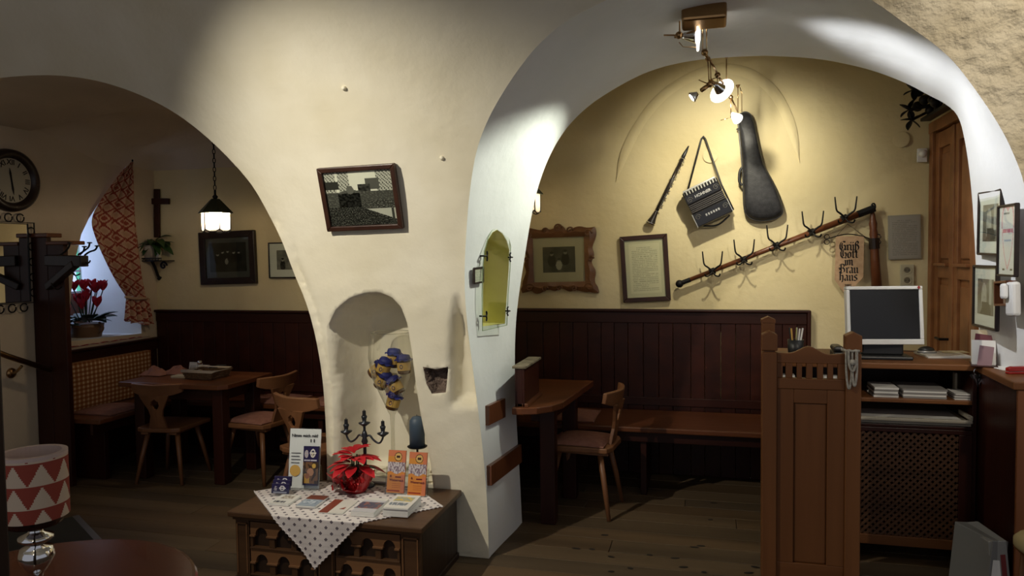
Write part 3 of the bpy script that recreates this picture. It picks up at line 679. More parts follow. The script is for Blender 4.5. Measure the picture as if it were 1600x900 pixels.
# cross on the back wall
c = onY(247, 333, YW - .01); t = thing('wall_cross', 'plain dark wooden cross on the wall above the plant shelf', 'cross', M=wallM(c, 'back', -.03))
box('upright', darkwood('Z'), t, -.026, .026, -.21, .205, 0, .022, .003); box('crossbeam', darkwood('X'), t, -.125, .125, .075, .125, .001, .026, .003)
# bracket shelf + plant
c = onY(250, 407, YW - .01); t = thing('wall_shelf', 'wrought iron corner shelf holding a leafy pot plant', 'shelf', M=wallM(c, 'back'))
box('tray', IRON, t, -.15, .15, -.008, .0, 0, .16, .002); MB().tube([(-.15, .02, .16), (.15, .02, .16)], .004, 6).build('rail', IRON, t)
for i in range(10): MB().tube(ringm(-.135 + i * .03, .008, .011), .0025, 5).build('rail_ring', IRON, t, M=Matrix.Translation((0, 0, .148)))
MB().tube(smoothline([(0, 0, .1), (0, -.06, .06), (0, -.14, .03), (0, -.15, .0)]), [.012] * len(smoothline([(0, 0, .1), (0, -.06, .06), (0, -.14, .03), (0, -.15, .0)])), 8).build('bracket', IRON, t)
MB().ball((0, -.155, .02), .016).build('finial', IRON, t)
for s in (-1, 1): MB().tube(scroll(s * .10, -.045, .036, s, 1.5, .08), .009, 6).build('scroll', IRON, t)
def leafmesh(L, Wd, bend=.25, n=6):
    vs = []; fs = []
    for i in range(n + 1):
        u = i / n; ww = Wd * math.sin(math.pi * min(1, u * .92 + .06)) ** .8; z = -bend * L * u * u
        vs += [(-ww, u * L, z + ww * .3), (0, u * L, z), (ww, u * L, z + ww * .3)]
    for i in range(n): k = i * 3; fs += [(k, k + 1, k + 4, k + 3), (k + 1, k + 2, k + 5, k + 4)]
    return vs, fs
GREEN = plain('leaf_green', (.03, .075, .02), .4); DGREEN = plain('leaf_dark_green', (.014, .035, .012), .4)
def leaf_dir(p, d, roll=0):
    d = Vector(d).normalized(); x = d.cross(Vector((0, 0, 1)))
    if x.length < .01: x = Vector((1, 0, 0))
    x.normalize(); z = x.cross(d); return axesM(Vector(p), x, d, z) @ Matrix.Rotation(roll, 4, 'Y')
p = W['wall_shelf'] @ Vector((-.03, .0, .08)); t = thing('pot_plant', 'trailing green plant in a pale pot on the iron wall shelf', 'plant', p)
MB().lathe([(.05, 0), (.065, .10), (.072, .13), (.066, .13), (.06, .10)], 20).build('pot', plain('pale_pot', (.42, .36, .28), .6), t, smooth=True)
lf = None
for i in range(34):
    a = random.uniform(0, 6.28); b = random.uniform(-.5, .9); r_ = random.uniform(.02, .06)
    pp = (r_ * math.cos(a) + (.05 if i % 3 == 0 else 0), r_ * math.sin(a) * .8, .13 + random.uniform(0, .05)); dd = (math.cos(a), -abs(math.sin(a)) * .8 if math.sin(a) > .3 else math.sin(a), b)
    if lf is None: lf = MB().add(*leafmesh(.13, .028, .5)).build('leaf', GREEN, t, smooth=True); lf.matrix_local = leaf_dir(pp, dd)
    else: inst(lf, 'leaf', t, leaf_dir(pp, dd, random.uniform(-.5, .5)) @ Matrix.Scale(random.uniform(.7, 1.25), 4))
p = W['wall_shelf'] @ Vector((.075, .0, .10)); o = MB().lathe([(.022, 0), (.024, .02), (.018, .045), (.024, .06), (.020, .085), (.006, .10)], 14).build('figurine', plain('cream_ceramic', (.5, .45, .33), .4), smooth=True); o.location = p
tag(o, 'small cream ceramic figurine beside the pot on the wall shelf', 'figurine')
# hanging lanterns
def lantern(name, label, top, cz, rr, glow, group):
    t = thing(name, label, 'lamp', (top.x, top.y, cz), .35, group); h = rr * 1.25
    COP = plain('verdigris_copper', (.09, .12, .085), .35, .8)
    hexr = lambda r, z: [(r * math.cos(k * math.pi / 3), r * math.sin(k * math.pi / 3), z) for k in range(6)]
    MB().lathe([(rr * 1.22, h), (rr * 1.16, h + .01), (rr * .45, h + .085), (rr * .30, h + .10)], 6).build('roof', COP, t)
    for k in range(6):
        a0, a1 = k * math.pi / 3, (k + 1) * math.pi / 3; q0 = Vector((rr * math.cos(a0), rr * math.sin(a0), 0)); q1 = Vector((rr * math.cos(a1), rr * math.sin(a1), 0))
        MB().add([q0, q1, q1 + Vector((0, 0, h)), q0 + Vector((0, 0, h))], [(0, 1, 2, 3)]).build('glass_pane', LANT, t)
        MB().cyl(q0, q0 + Vector((0, 0, h)), .004, None, 6).build('lead_post', IRON, t)
        MB().tube([q0.lerp(q1, j / 8) + Vector((0, 0, .012 - .022 * math.sin(math.pi * j / 8))) for j in range(9)], .004, 5).build('lower_rim', IRON, t)
    MB().ball((0, 0, h * .5), .045, n=14, m=10).build('bulb', plain('bulb_glow', (1, .86, .62), .4, emit=glow), t, smooth=True)
    MB().cyl((0, 0, h * .5 + .04), (0, 0, h + .06), .015).build('socket', BRASS, [o_ for o_ in t.children if o_.name.startswith('bulb')][0])
    z = h + .10; k = 0
    MB().lathe([(.012, z), (.02, z + .015), (.008, z + .03), (.008, z + .06)], 10).build('finial', IRON, t, smooth=True); z += .06
    while cz + z < top.z:
        pts_ = [(.009 * math.cos(j / 10 * 6.283), 0, .019 + .019 * math.sin(j / 10 * 6.283)) for j in range(10)]
        if k == 0: ch = MB().tube(pts_, .003, 5, True).build('chain_link', IRON, t); ch.location = (0, 0, z); 
        else: inst(ch, 'chain_link', t, Matrix.Translation((0, 0, z)) @ Matrix.Rotation(R(90) * (k % 2), 4, 'Z'))
        z += .031; k += 1
    return t
def translucent(name, c, e=0):
    m = bpy.data.materials.new(name); m.use_nodes = True; n = m.node_tree.nodes; l = m.node_tree.links; n.remove(n['Principled BSDF'])
    a = n.new('ShaderNodeBsdfTranslucent'); a.inputs[0].default_value = (*c, 1); b = n.new('ShaderNodeBsdfTransparent'); x = n.new('ShaderNodeMixShader'); x.inputs[0].default_value = .55
    l.new(a.outputs[0], x.inputs[2]); l.new(b.outputs[0], x.inputs[1]); l.new(x.outputs[0], n['Material Output'].inputs[0]); return m
LANT = translucent('lantern_glass', (.95, .92, .85))
YLN = 4.45; lp = onY(337, 336, YLN); top = onY(331, 222, YLN); top.z = 2.62
lt = lantern('hanging_lantern', 'lit copper roofed glass lantern on a chain in the left room', Vector((lp.x, lp.y, 2.70)), onY(337, 361, YLN).z, .098, 7, 'hanging lanterns')
point('lantern_light', (lp.x, lp.y, lp.z), 56, (1, .78, .52), .045)
p2 = onY(822, 315, 4.9); lantern('hanging_lantern', 'lit lantern mostly hidden behind the white jamb of the right arch', Vector((p2.x, p2.y, 3.5)), onY(822, 332, 4.9).z, .098, 7, 'hanging lanterns')
point('lantern_light', (p2.x, p2.y, p2.z), 13, (1, .78, .5), .045)
# curtain
TIE = (226, 466)
cl = [(205, 254), (192, 265), (178, 283), (160, 308), (140, 342), (150, 375), (163, 405), (180, 438), (196, 462)]; cr = [(207, 253), (209, 275), (211, 300), (214, 335), (218, 370), (222, 405), (225, 440), (228, 458), (229, 466)]
cl = smoothline([onX(*p, XL + .05) for p in cl]); cr = smoothline([onX(*p, XL + .05) for p in cr]); cl = resample(cl, 40); cr = resample(cr, 40)
def pat(u, v):
    a = (u * 6 + v * 13); b = (u * 6 - v * 13); fa, fb = a - math.floor(a) - .5, b - math.floor(b) - .5; m = max(abs(fa), abs(fb)); k = (int(math.floor(a)) + 2 * int(math.floor(b))) % 3
    return (.28, .055, .035) if m > .40 else ((.55, .36, .24) if m > .24 else ((.30, .07, .045) if k == 0 else (.50, .30, .19)))
t = thing('curtain', 'red and cream diamond patterned curtain tied back at the window', 'curtain', (XL + .05, 5.1, 1.3))
def cur(u, v):
    k = v * 40; i = min(39, int(k)); a = cl[i].lerp(cl[i + 1], k - i); b = cr[i].lerp(cr[i + 1], k - i); p = a.lerp(b, u); p.x += .025 * math.sin(u * 24) * (.4 + .6 * min(1, v * 3)); return p
MB().grid(120, 160, cur, pat).build('drape', PRINT, t, smooth=True, world=True)
def ruf(u, v):
    a = onX(197 + (-3) * v, 464 + 36 * v, XL + .055); b = onX(230 + 5 * v, 466 + 42 * v, XL + .055); p = a.lerp(b, u); p.x += (.015 + .035 * v) * math.sin(u * 26); p.z += .012 * math.sin(u * 40) * v; return p
MB().grid(60, 24, ruf, lambda u, v: pat(u, .95 + v * .2)).build('ruffle', PRINT, t, smooth=True, world=True)
MB().tube(smoothline([onX(196, 464, XL + .085), onX(212, 467, XL + .09), onX(228, 466, XL + .075), onX(232, 468, XL + .005)]), .012, 8).build('tieback', plain('tie_cloth', (.5, .33, .22), .9), t, smooth=True, world=True)
MB().lathe([(.003, -.01), (.008, 0), (.003, .01)], 8, onX(207, 251, XL + .05)).build('hook', IRON, t, world=True)
# window sill: runner cloth, two flower pots
rn = MB().grid(30, 10, lambda u, v: (XG + .05 + .57 * v, 4.46 + .72 * u, .949 + .002 * math.sin(u * 30)), lambda u, v: (.30, .02, .035) if (int(u * 30) + int(v * 10)) % 4 else (.55, .4, .38)).build('sill_runner', PRINT, solid=.003)
tag(rn, 'dark red patterned runner cloth on the window sill', 'cloth')
RED = plain('cyclamen_red', (.42, .012, .03), .5)
def cyclamen(label, pos, s, nf):
    t = thing('flower_pot', label, 'plant', pos, 0, 'cyclamens on the window sill')
    MB().lathe([(.06 * s, 0), (.085 * s, .03), (.10 * s, .11), (.105 * s, .14), (.095 * s, .14)], 22).build('pot', plain('brown_glazed_pot', (.16, .085, .045), .35), t, smooth=True)
    MB().tube([(.10 * s + .03 * s * math.sin(k / 10 * math.pi), 0, .05 * s + .07 * s * k / 10) for k in range(11)], .007 * s, 6).build('handle', plain('brown_glazed_pot', (.16, .085, .045), .35), t)
    lf = fl2 = None
    for i in range(18):
        a = i * 2.4; M_ = leaf_dir((.05 * s * math.cos(a), .05 * s * math.sin(a), .13 * s), (math.cos(a), math.sin(a), random.uniform(.0, .7))) @ Matrix.Scale(random.uniform(.8, 1.2) * s, 4)
        if lf is None: lf = MB().add(*leafmesh(.12, .045, .2)).build('leaf', DGREEN, t, smooth=True); lf.matrix_local = M_
        else: inst(lf, 'leaf', t, M_)
    for i in range(nf):
        a = i * 2.4 + .4; r_ = random.uniform(.02, .11) * s; h_ = random.uniform(.20, .33) * s; px_, py_ = r_ * math.cos(a), r_ * math.sin(a)
        MB().tube([(px_ * .3, py_ * .3, .12 * s), (px_, py_, h_)], .0035 * s, 5).build('stem', DGREEN, t)
        for k in range(4):
            b = k * 1.57 + a; M_ = leaf_dir((px_, py_, h_), (math.cos(b) * .6, math.sin(b) * .6, 1)) @ Matrix.Scale(s, 4)
            if fl2 is None: fl2 = MB().add(*leafmesh(.075, .026, -.1)).build('petal', RED, t, smooth=True); fl2.matrix_local = M_
            else: inst(fl2, 'petal', t, M_)
cyclamen('large red cyclamen in a handled brown pot on the window sill', (-4.80, 4.83, .951), 1.25, 12)
cyclamen('red cyclamen half hidden behind the bench end panel', (-4.83, 4.55, .951), 1.1, 9)
# ---- benches
def bench(name, label, x0, x1, y0, y1, side):
    t = thing(name, label, 'bench', ((x0 + x1) / 2, (y0 + y1) / 2, 0)); m = midwood('X' if side == 'back' else 'Y')
    box('seat', m, t, x0, x1, y0, y1, .435, .47, .008, True)
    if side == 'back':
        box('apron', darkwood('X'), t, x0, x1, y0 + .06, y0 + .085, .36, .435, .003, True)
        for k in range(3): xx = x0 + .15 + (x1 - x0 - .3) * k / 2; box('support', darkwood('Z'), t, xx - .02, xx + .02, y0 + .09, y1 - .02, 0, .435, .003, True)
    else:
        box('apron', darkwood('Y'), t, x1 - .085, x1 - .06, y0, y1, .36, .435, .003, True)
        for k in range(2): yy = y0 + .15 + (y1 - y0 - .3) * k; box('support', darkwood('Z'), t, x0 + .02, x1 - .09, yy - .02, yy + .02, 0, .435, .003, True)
    return t
bench('wall_bench', 'long red brown wooden bench along the alcove back wall', -1.48, wx1 + .0, 4.78, 5.345, 'back')
bench('wall_bench', 'wooden bench along the back wall of the left room', -4.10, -1.62, 4.96, 5.345, 'back')
bench('wall_bench', 'wooden bench below the window with checked upholstery', XL + .035, -4.12, 4.23, 5.345, 'left')
YU0, YU1 = 4.24, 5.20
def chk(u, v):
    a, b = u * 24, v * 11; fa, fb = a % 1, b % 1; k = (fa < .45) + (fb < .45)
    return ((.24, .085, .03), (.36, .17, .07), (.62, .46, .27))[2 - k if k < 2 else 0] if False else ((.25, .085, .03) if k == 0 else (.35, .16, .065) if k == 1 else (.62, .45, .26))
t = thing('bench_upholstery', 'brown and cream checked padded backrest on the window bench', 'upholstery', (XL + .06, 4.7, .48))
MB().grid(120, 66, lambda u, v: (XL + .085 + .012 * math.sin(math.pi * u) ** .3 * math.sin(math.pi * v) ** .3, YU0 + (YU1 - YU0) * u, .475 + .36 * v), chk).build('padded_front', PRINT, t, world=True)
box('padding', plain('upholstery_side', (.36, .17, .07), .9), t, XL + .035, XL + .084, YU0, YU1, .475, .835, .004, True)
# cushions
PINK = mottled('dusty_pink_fabric', (.25, .11, .08), (.32, .15, .11), 30, .95, .2, 200, .002)
def cushion(label, x, y, z, w_, d_, rz=0, group='seat cushions'):
    t = thing('seat_cushion', label, 'cushion', (x, y, z), rz, group)
    MB().grid(14, 14, lambda u, v: ((u - .5) * w_, (v - .5) * d_, .035 * (max(0, math.sin(math.pi * u) * math.sin(math.pi * v))) ** .35)).build('top', PINK, t, smooth=True)
    MB().box(-w_ / 2, w_ / 2, -d_ / 2, d_ / 2, 0, .004).build('underside', PINK, t)
    MB().tube([(-w_ / 2, -d_ / 2, .004), (w_ / 2, -d_ / 2, .004), (w_ / 2, d_ / 2, .004), (-w_ / 2, d_ / 2, .004)], .005, 6, True).build('piping', PINK, t)
cushion('pink seat cushion on the window bench left of the table', -4.33, 4.55, .472, .36, .38)
cushion('pink seat cushion on the back bench behind the left table', -3.28, 5.15, .472, .40, .34)
cushion('pink seat cushion on the back bench right of the left table', -2.78, 5.15, .472, .40, .34)
cushion('pink seat cushion on the alcove bench behind the table', -.92, 5.03, .472, .40, .36)
# ---- chairs
def chair(label, x, y, rz, sc=1, group='carved wooden chairs'):
    t = thing('wooden_chair', label, 'chair', M=Matrix.Translation((x, y, 0)) @ Matrix.Rotation(rz, 4, 'Z') @ Matrix.Scale(sc, 4), group=group); cw = chairwood
    MB().prism([(-.215, .20), (-.19, .215), (.19, .215), (.215, .20), (.18, -.19), (.12, -.215), (-.12, -.215), (-.18, -.19)], .415, .45).build('seat', cw('X'), t, bevel=.008)
    for sx in (-1, 1):
        for sy in (-1, 1): MB().tube([(sx * .12, sy * .13, .42), (sx * .16, sy * .17, .21), (sx * .195, sy * .205, 0)], [.020, .018, .013], 8).build('leg', cw('Z'), t, smooth=True)
        MB().box(sx * .12 - .03, sx * .12 + .03, -.19, .19, .395, .415).build('batten', cw('Y'), t)
    Mb = Matrix.Translation((0, -.185, .45)) @ Matrix.Rotation(R(10), 4, 'X')
    half = [(.0, .0), (.075, .0), (.062, .06), (.050, .10), (.062, .15), (.10, .22), (.125, .27), (.0, .27), (.0, .235), (.030, .215), (.034, .185), (.016, .155), (.0, .150)]
    for s in (-1, 1): MB().prism([(s * a, b) for a, b in half][::s], -.011, .011, lambda x, y, d: (x, d, y)).build('back_splat', cw('Z'), t, bevel=.003, M=Mb)
    def crest(u, v):
        return None
    pts_ = []; m = MB(); n = 14; vs = []; fs = []
    for i in range(n + 1):
        u = -1 + 2 * i / n; xx = .215 * u; yy = .055 * u * u; hh = .05 * (1 - .35 * abs(u) ** 3); zc = .305 + .01 * u * u
        vs += [(xx, yy - .012, zc - hh), (xx, yy + .012, zc - hh), (xx, yy + .014, zc + hh), (xx, yy - .014, zc + hh)]
    for i in range(n): k = i * 4; fs += [(k + j, k + (j + 1) % 4, k + 4 + (j + 1) % 4, k + 4 + j) for j in range(4)]
    fs += [(0, 3, 2, 1), (n * 4, n * 4 + 1, n * 4 + 2, n * 4 + 3)]
    m.add(vs, fs).build('crest_rail', cw('X'), t, M=Mb, bevel=.005); return t
# left room table
TZ = .72
fl0 = onZ(173, 597, TZ); fr0 = onZ(341, 602, TZ); br0 = onZ(428, 582, TZ)
tx0, tx1, ty0, ty1 = max(-4.08, fl0.x), (fr0.x + br0.x) / 2 + .02, (fl0.y + fr0.y) / 2, min(br0.y, 5.0)
print('table', tx0, tx1, ty0, ty1)
t = thing('dining_table', 'square red brown wooden table with thick legs in the left room', 'table', ((tx0 + tx1) / 2, (ty0 + ty1) / 2, 0))
c_ = .05
MB().prism([(tx0, ty0), (tx1 - c_, ty0), (tx1, ty0 + c_), (tx1, ty1), (tx0, ty1)], TZ - .035, TZ).build('table_top', midwood('X'), t, bevel=.006, world=True)
for xx in (tx0 + .07, tx1 - .15):
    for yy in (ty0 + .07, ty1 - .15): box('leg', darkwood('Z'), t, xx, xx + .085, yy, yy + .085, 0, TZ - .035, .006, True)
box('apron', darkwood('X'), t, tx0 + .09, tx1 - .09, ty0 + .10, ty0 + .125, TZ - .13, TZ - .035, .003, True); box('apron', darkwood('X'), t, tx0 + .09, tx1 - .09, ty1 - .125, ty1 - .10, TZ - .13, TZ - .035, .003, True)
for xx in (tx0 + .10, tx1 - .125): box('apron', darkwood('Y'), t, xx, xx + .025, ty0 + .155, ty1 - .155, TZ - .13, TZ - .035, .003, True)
# things on it
c = onZ(317, 592, TZ); t = thing('wicker_basket', 'shallow wicker basket with a cream cloth on the left table', 'basket', (c.x, c.y + .05, TZ), -.05)
WICK = mottled('wicker', (.075, .04, .02), (.19, .11, .055), 60, .8, .8, 120, .01)
MB().prism([(-.105, -.085), (.105, -.085), (.105, .085), (-.105, .085)], 0, .008).build('base', WICK, t)
for k in range(4): z = .012 + k * .013; e = .005 * k; MB().tube([(-.11 - e, -.09 - e, z), (.11 + e, -.09 - e, z), (.11 + e, .09 + e, z), (-.11 - e, .09 + e, z)], .008, 6, True).build('wicker_course', WICK, t)
MB().tube([(-.13, -.11, .062), (.13, -.11, .062), (.13, .11, .062), (-.13, .11, .062)], .010, 8, True).build('cloth_rim', plain('cream_cloth', (.5, .42, .32), .9), t, smooth=True)
def flat(name, label, cat, px, py, z, w_, d_, h_, rz, mat, fn=None, group=None, n=(24, 24), part='sheets'):
    p = onZ(px, py, z); t = thing(name, label, cat, (p.x, p.y, z), rz, group)
    box(part, mat, t, -w_ / 2, w_ / 2, -d_ / 2, d_ / 2, 0, h_, .001)
    if fn: printp('print', t, -w_ / 2 + .001, w_ / 2 - .001, -d_ / 2 + .001, d_ / 2 - .001, h_ + .0007, fn, *n, PRINTG)
    return t
for k, (dx, dy, rz) in enumerate(((-.03, .02, .2), (.03, -.01, -.1), (.05, .04, .4))):
    p = W['wicker_basket'] @ Vector((dx, dy, .068 + k * .008)); t = thing('cutlery_knife', ('lowest', 'middle', 'topmost')[k] + ' knife lying in the wicker basket', 'knife', p, rz, 'knives in the basket')
    MB().box(-.06, .0, -.006, .006, 0, .004).build('blade', CHROME, t); MB().box(.0, .07, -.007, .007, 0, .007).build('handle', BLACKP, t, bevel=.002)
t = flat('side_plate', 'small stack of paper and plate left of the basket', 'plate', 283, 589, TZ, .11, .09, .014, .1, plain('cream_ceramic', (.5, .45, .33), .4))
for k, (px, lab) in enumerate(((301, 'left white printed card stand behind the basket'), (320, 'right white printed card stand behind the basket'))):
    p = onZ(px, 581, TZ); t = thing('card_stand', lab, 'card', M=Matrix.Translation((p.x, min(p.y, ty1 - .03), TZ)) @ Matrix.Rotation(R(78), 4, 'X'), group='card stands on the left table')
    box('card', PAPER, t, -.036, .036, 0, .075 - .02 * k, -.001, .001, 0); printp('print', t, -.033, .033, .004, .07 - .02 * k, .0016, textpage((.66, .65, .62), .6, 12, 1, 3 + k), 24, 24)
    box('foot', plain('dark_foot', (.03, .02, .015), .6), t, -.036, .036, -.002, .006, -.02, .02, .001)
p = onZ(313, 583, TZ); t = thing('salt_shaker', 'small glass shaker with steel cap behind the card stands', 'shaker', (p.x, min(p.y, ty1 - .02), TZ))
MB().lathe([(.018, 0), (.02, .02), (.018, .07)], 14).build('glass_body', plain('milky_glass', (.5, .5, .48), .2), t, smooth=True); MB().lathe([(.019, .07), (.02, .085), (.012, .098)], 14).build('cap', CHROME, t, smooth=True)
for k, (px, py, lab, s) in enumerate(((242, 586, 'crumpled dusty pink napkin at the left of the table', 1), (278, 584, 'folded dusty pink napkin nearer the basket', 1.1))):
    p = onZ(px, py, TZ)
    o = MB().grid(16, 12, lambda u, v: ((u - .5) * .20 * s, (v - .5) * .13 * s, .004 + .055 * max(0, math.sin(math.pi * u) * math.sin(math.pi * v)) * (1 + .7 * nz(u * 4 + k * 5, v * 4)))).build('napkin', PINK, smooth=False, solid=.002)
    o.location = (p.x, min(p.y, ty1 - .08), TZ + .001); tag(o, lab, 'napkin', 'pink napkins')
# chairs: seat centre from pixels
ch1 = onZ(243, 700, .25); q = onZ(238, 758, 0)
chair('wooden chair with carved back turned to the viewer in front of the left table', q.x + .02, q.y + .20, .12, .90)
q = onZ(392, 655, .42); q.x += .07; chair('wooden chair with pink cushion at the right side of the left table', q.x, q.y, R(82), .95); c3 = q
cushion('pink cushion on the chair right of the left table', q.x, q.y, .45 * .95 + .002, .34, .34, R(82))
q = onZ(453, 632, .705); rz_ = R(-20); chair('pale wooden chair with curved crest just behind the leaflet stand', q.x - math.sin(rz_) * .224, q.y + math.cos(rz_) * .224, rz_, .94)
q = onZ(915, 684, .45); chair('wooden chair facing the alcove table', q.x - .01, q.y + .02, R(84), .96); cushion('dusty brown cushion on the chair at the alcove table', q.x - .02, q.y + .02, .434, .34, .34, R(84))
# floor mat with metal strip
q = [onZ(*p, .0) for p in ((20, 905), (60, 815), (118, 808), (150, 852), (140, 905))]
a, b = onZ(116, 812, 0), onZ(151, 850, 0)
t = thing('floor_mat', 'dark grey floor mat with an aluminium edge strip', 'mat', (a.x, a.y, 0)); d = (b - a).normalized(); nrm = Vector((d.y, -d.x, 0)); 
if nrm.x > 0: nrm = -nrm
e1 = a - d * .05; e2 = a + d * 1.1
MB().hexa([e1, e2, e2 + nrm * .9, e1 + nrm * .9], [v + Vector((0, 0, .007)) for v in (e1, e2, e2 + nrm * .9, e1 + nrm * .9)]).build('mat_pile', plain('grey_mat', (.028, .028, .026), .95), t, world=True)
MB().hexa([e1 - nrm * .035, e2 - nrm * .035, e2, e1], [v + Vector((0, 0, .009)) for v in (e1 - nrm * .035, e2 - nrm * .035, e2, e1)]).build('edge_strip', plain('aluminium', (.3, .29, .27), .4, .8), t, world=True)
# ================================================================== ALCOVE TABLE
t = thing('alcove_table', 'red brown wooden table with rounded corner built against the white pier', 'table', (-.95, 4.4, 0)); z = .75
poly = [(-1.45, 4.88), (-.72, 4.88), (-.785, 4.12), (-.83, 4.02), (-.90, 3.945), (-.98, 3.915), (-1.035, 3.91), (-1.025, 4.22), (-1.45, 4.22)]
MB().prism(poly, z - .04, z).build('table_top', midwood('X'), t, bevel=.006, world=True)
p = onZ(856, 820, 0); box('leg', darkwood('Z'), t, p.x - .045, p.x + .045, p.y - .0, p.y + .09, 0, z - .04, .006, True); box('leg', darkwood('Z'), t, -.90, -.81, 4.68, 4.77, 0, z - .04, .006, True)
MB().bar((p.x, p.y + .09, z - .09), (-.855, 4.68, z - .09), .025, .10).build('apron', darkwood('Y'), t, world=True)
MB().bar((-1.0, 4.24, z - .09), (p.x - .045, p.y + .04, z - .09), .025, .10).build('apron', darkwood('X'), t, world=True)
P = [jl(776, 575), jl(777, 636)]; t = thing('menu_box', 'narrow dark wooden menu box with a worn top beside the jamb', 'box', (-.99, 4.05, .752)); 
x0, x1, y0, y1 = -1.02, -.965, 3.93, 4.30; b0 = .752; h_ = .215
box('front_board', darkwood('Z'), t, x1 - .012, x1, y0, y1, b0, b0 + h_, .002, True); box('rear_board', darkwood('Z'), t, x0, x0 + .012, y0, y1, b0, b0 + h_, .002, True)
box('end_board', darkwood('Z'), t, x0 + .012, x1 - .012, y0, y0 + .012, b0, b0 + h_, .002, True); box('end_board', darkwood('Z'), t, x0 + .012, x1 - .012, y1 - .012, y1, b0, b0 + h_, .002, True)
box('worn_top', mottled('worn_top', (.10, .08, .05), (.22, .18, .12), 20, .8, .5, 50, .01), t, x0 - .012, x1 + .012, y0 - .012, y1 + .012, b0 + h_, b0 + h_ + .014, .003, True); box('foot_strip', midwood('Y'), t, x0, x1 + .02, y0, y1, b0 - .001, b0 + .018, .002, True)
# ================================================================== INSTRUMENTS AND HOOK RAIL ON THE BACK WALL
BK = lambda px, py, off=.0: onY(px, py, YW - .012 - off)
c = BK(1187, 262); t = thing('violin_case', 'black violin case hanging on the wall', 'violin case', M=wallM(c, 'back')); Wi = W[t.name].inverted()
CASE = mottled('black_leatherette', (.018, .018, .020), (.032, .032, .036), 40, .45, .4, 150, .003)
ol = smoothline([BK(*p) for p in ((1152, 186), (1158, 178), (1168, 177), (1176, 186), (1181, 210), (1187, 240), (1193, 262), (1204, 280), (1214, 302), (1222, 325), (1221, 337), (1206, 344), (1185, 346), (1170, 341), (1162, 330), (1161, 300), (1160, 270), (1158, 245), (1155, 215), (1152, 186))], 2)[:-1]
ol = [Wi @ p for p in ol]; cen = sum(ol, Vector()) / len(ol); n = len(ol); vs = []; rings = [(1, 0), (1, .045), (.97, .075), (.88, .092), (.6, .10)]
for s, z in rings: vs += [(cen.x * (1 - s) + p.x * s if True else 0, p.y * s + (1 - s) * cen.y, z) for p in ol]
axis = [(1161 + (y - 180) * .19, y) for y in (180, 345)]
fs = [(r * n + i, r * n + (i + 1) % n, (r + 1) * n + (i + 1) % n, (r + 1) * n + i) for r in range(len(rings) - 1) for i in range(n)] + [tuple((len(rings) - 1) * n + i for i in range(n))]
MB().add(vs, fs).build('shell', CASE, t, smooth=True); MB().tube([(p.x * 1.005, p.y * 1.002, .05) for p in ol], .005, 6, True).build('seam', BLACKP, t)
q = [Wi @ BK(*p) for p in ((1160, 262), (1155, 268), (1154, 285), (1159, 291))]; MB().tube([(p.x, p.y, .05) for p in smoothline(q)], .009, 8).build('handle', BLACKP, t, smooth=True)
q = Wi @ BK(1153, 204); box('latch', CHROME, t, q.x - .012, q.x + .008, q.y - .008, q.y + .008, .035, .055, .002)
# accordion
cs = [BK(*p, .06) for p in ((1067, 304), (1118, 279), (1146, 331), (1090, 357))]; c = sum(cs, Vector()) / 4; xv = (cs[1] - cs[0] + cs[2] - cs[3]); ang = math.atan2(xv.z, xv.x); ww = xv.length / 2; hh = ((cs[0] - cs[3]).length + (cs[1] - cs[2]).length) / 2
t = thing('accordion', 'black button accordion with shoulder strap hanging on the wall', 'accordion', M=wallM((c.x, YW - .01, c.z), 'back', ang)); BLKG = plain('black_lacquer', (.012, .012, .014), .15, spec=.7); a, b = ww / 2, hh / 2
box('treble_end', BLKG, t, -a, a, b * .28, b, .0, .15, .008); box('bass_end', BLKG, t, -a, a, -b, -b * .22, .0, .15, .008)
for k in range(5): y0 = -b * .20 + k * b * .096; box('bellows_fold', plain('bellows_black', (.02, .016, .016), .6), t, -a * .97, a * .97, y0, y0 + b * .08, .006, .143 - .006 * (k % 2), .003)
STEEL = plain('worn_silver', (.55, .54, .5), .3, .9)
box('button_board', STEEL, t, -a * .92, a * .92, b, b + .012, .08, .15, .002); box('button_panel', plain('pearl_panel', (.5, .49, .44), .4), t, -a * .92, a * .92, b * .80, b * .985, .150, .156, .002); bpn = [o_ for o_ in t.children if o_.name.startswith('button_panel')][0]
for r_ in range(2):
    for k in range(11):
        o = (-a * .84 + k * a * .168, b * (.85 + .08 * r_), .156)
        if r_ == 0 and k == 0: bt = MB().lathe([(.0075, 0), (.0075, .004), (.004, .006)], 10).build('button', IRON, bpn); bt.location = o
        else: inst(bt, 'button', bpn, Matrix.Translation(o))
text('HOHNER', .028, STEEL, t, Matrix.Translation((0, b * .55, .1515)), 'lettering', .0006)
for sx, sy in ((-.75, .5), (.75, .55), (-.75, -.5), (.78, -.55)): MB().tube([(sx * a + .022 * math.cos(k * .8) * (1 - k / 14), sy * b + .022 * math.sin(k * .8) * (1 - k / 14), .151) for k in range(12)], .0018, 4).build('ornament', STEEL, t)
for k in range(6): box('grille_slot', STEEL, t, -.045 + k * .018, -.034 + k * .018, -b * .62, -b * .5, .15, .152, 0)
for sx in (-1, 1): box('edge_trim', STEEL, t, sx * a - .003, sx * a + .003, -b * .98, -b * .24, .02, .152, .001)
Wi = W[t.name].inverted(); pk = Wi @ BK(1099, 214)
sl_ = Wi @ BK(1073, 304, .05); sr_ = Wi @ BK(1127, 288, .05); sr2 = Wi @ BK(1146, 328, .05); e0 = Wi @ BK(1096, 217, .02); e1_ = Wi @ BK(1099, 213, .02); e2_ = Wi @ BK(1102, 217, .02)
MB().tube([sl_, e0, e1_, e2_, sr_, sr2], .0065, 6).build('shoulder_strap', BLACKP, t, smooth=True)
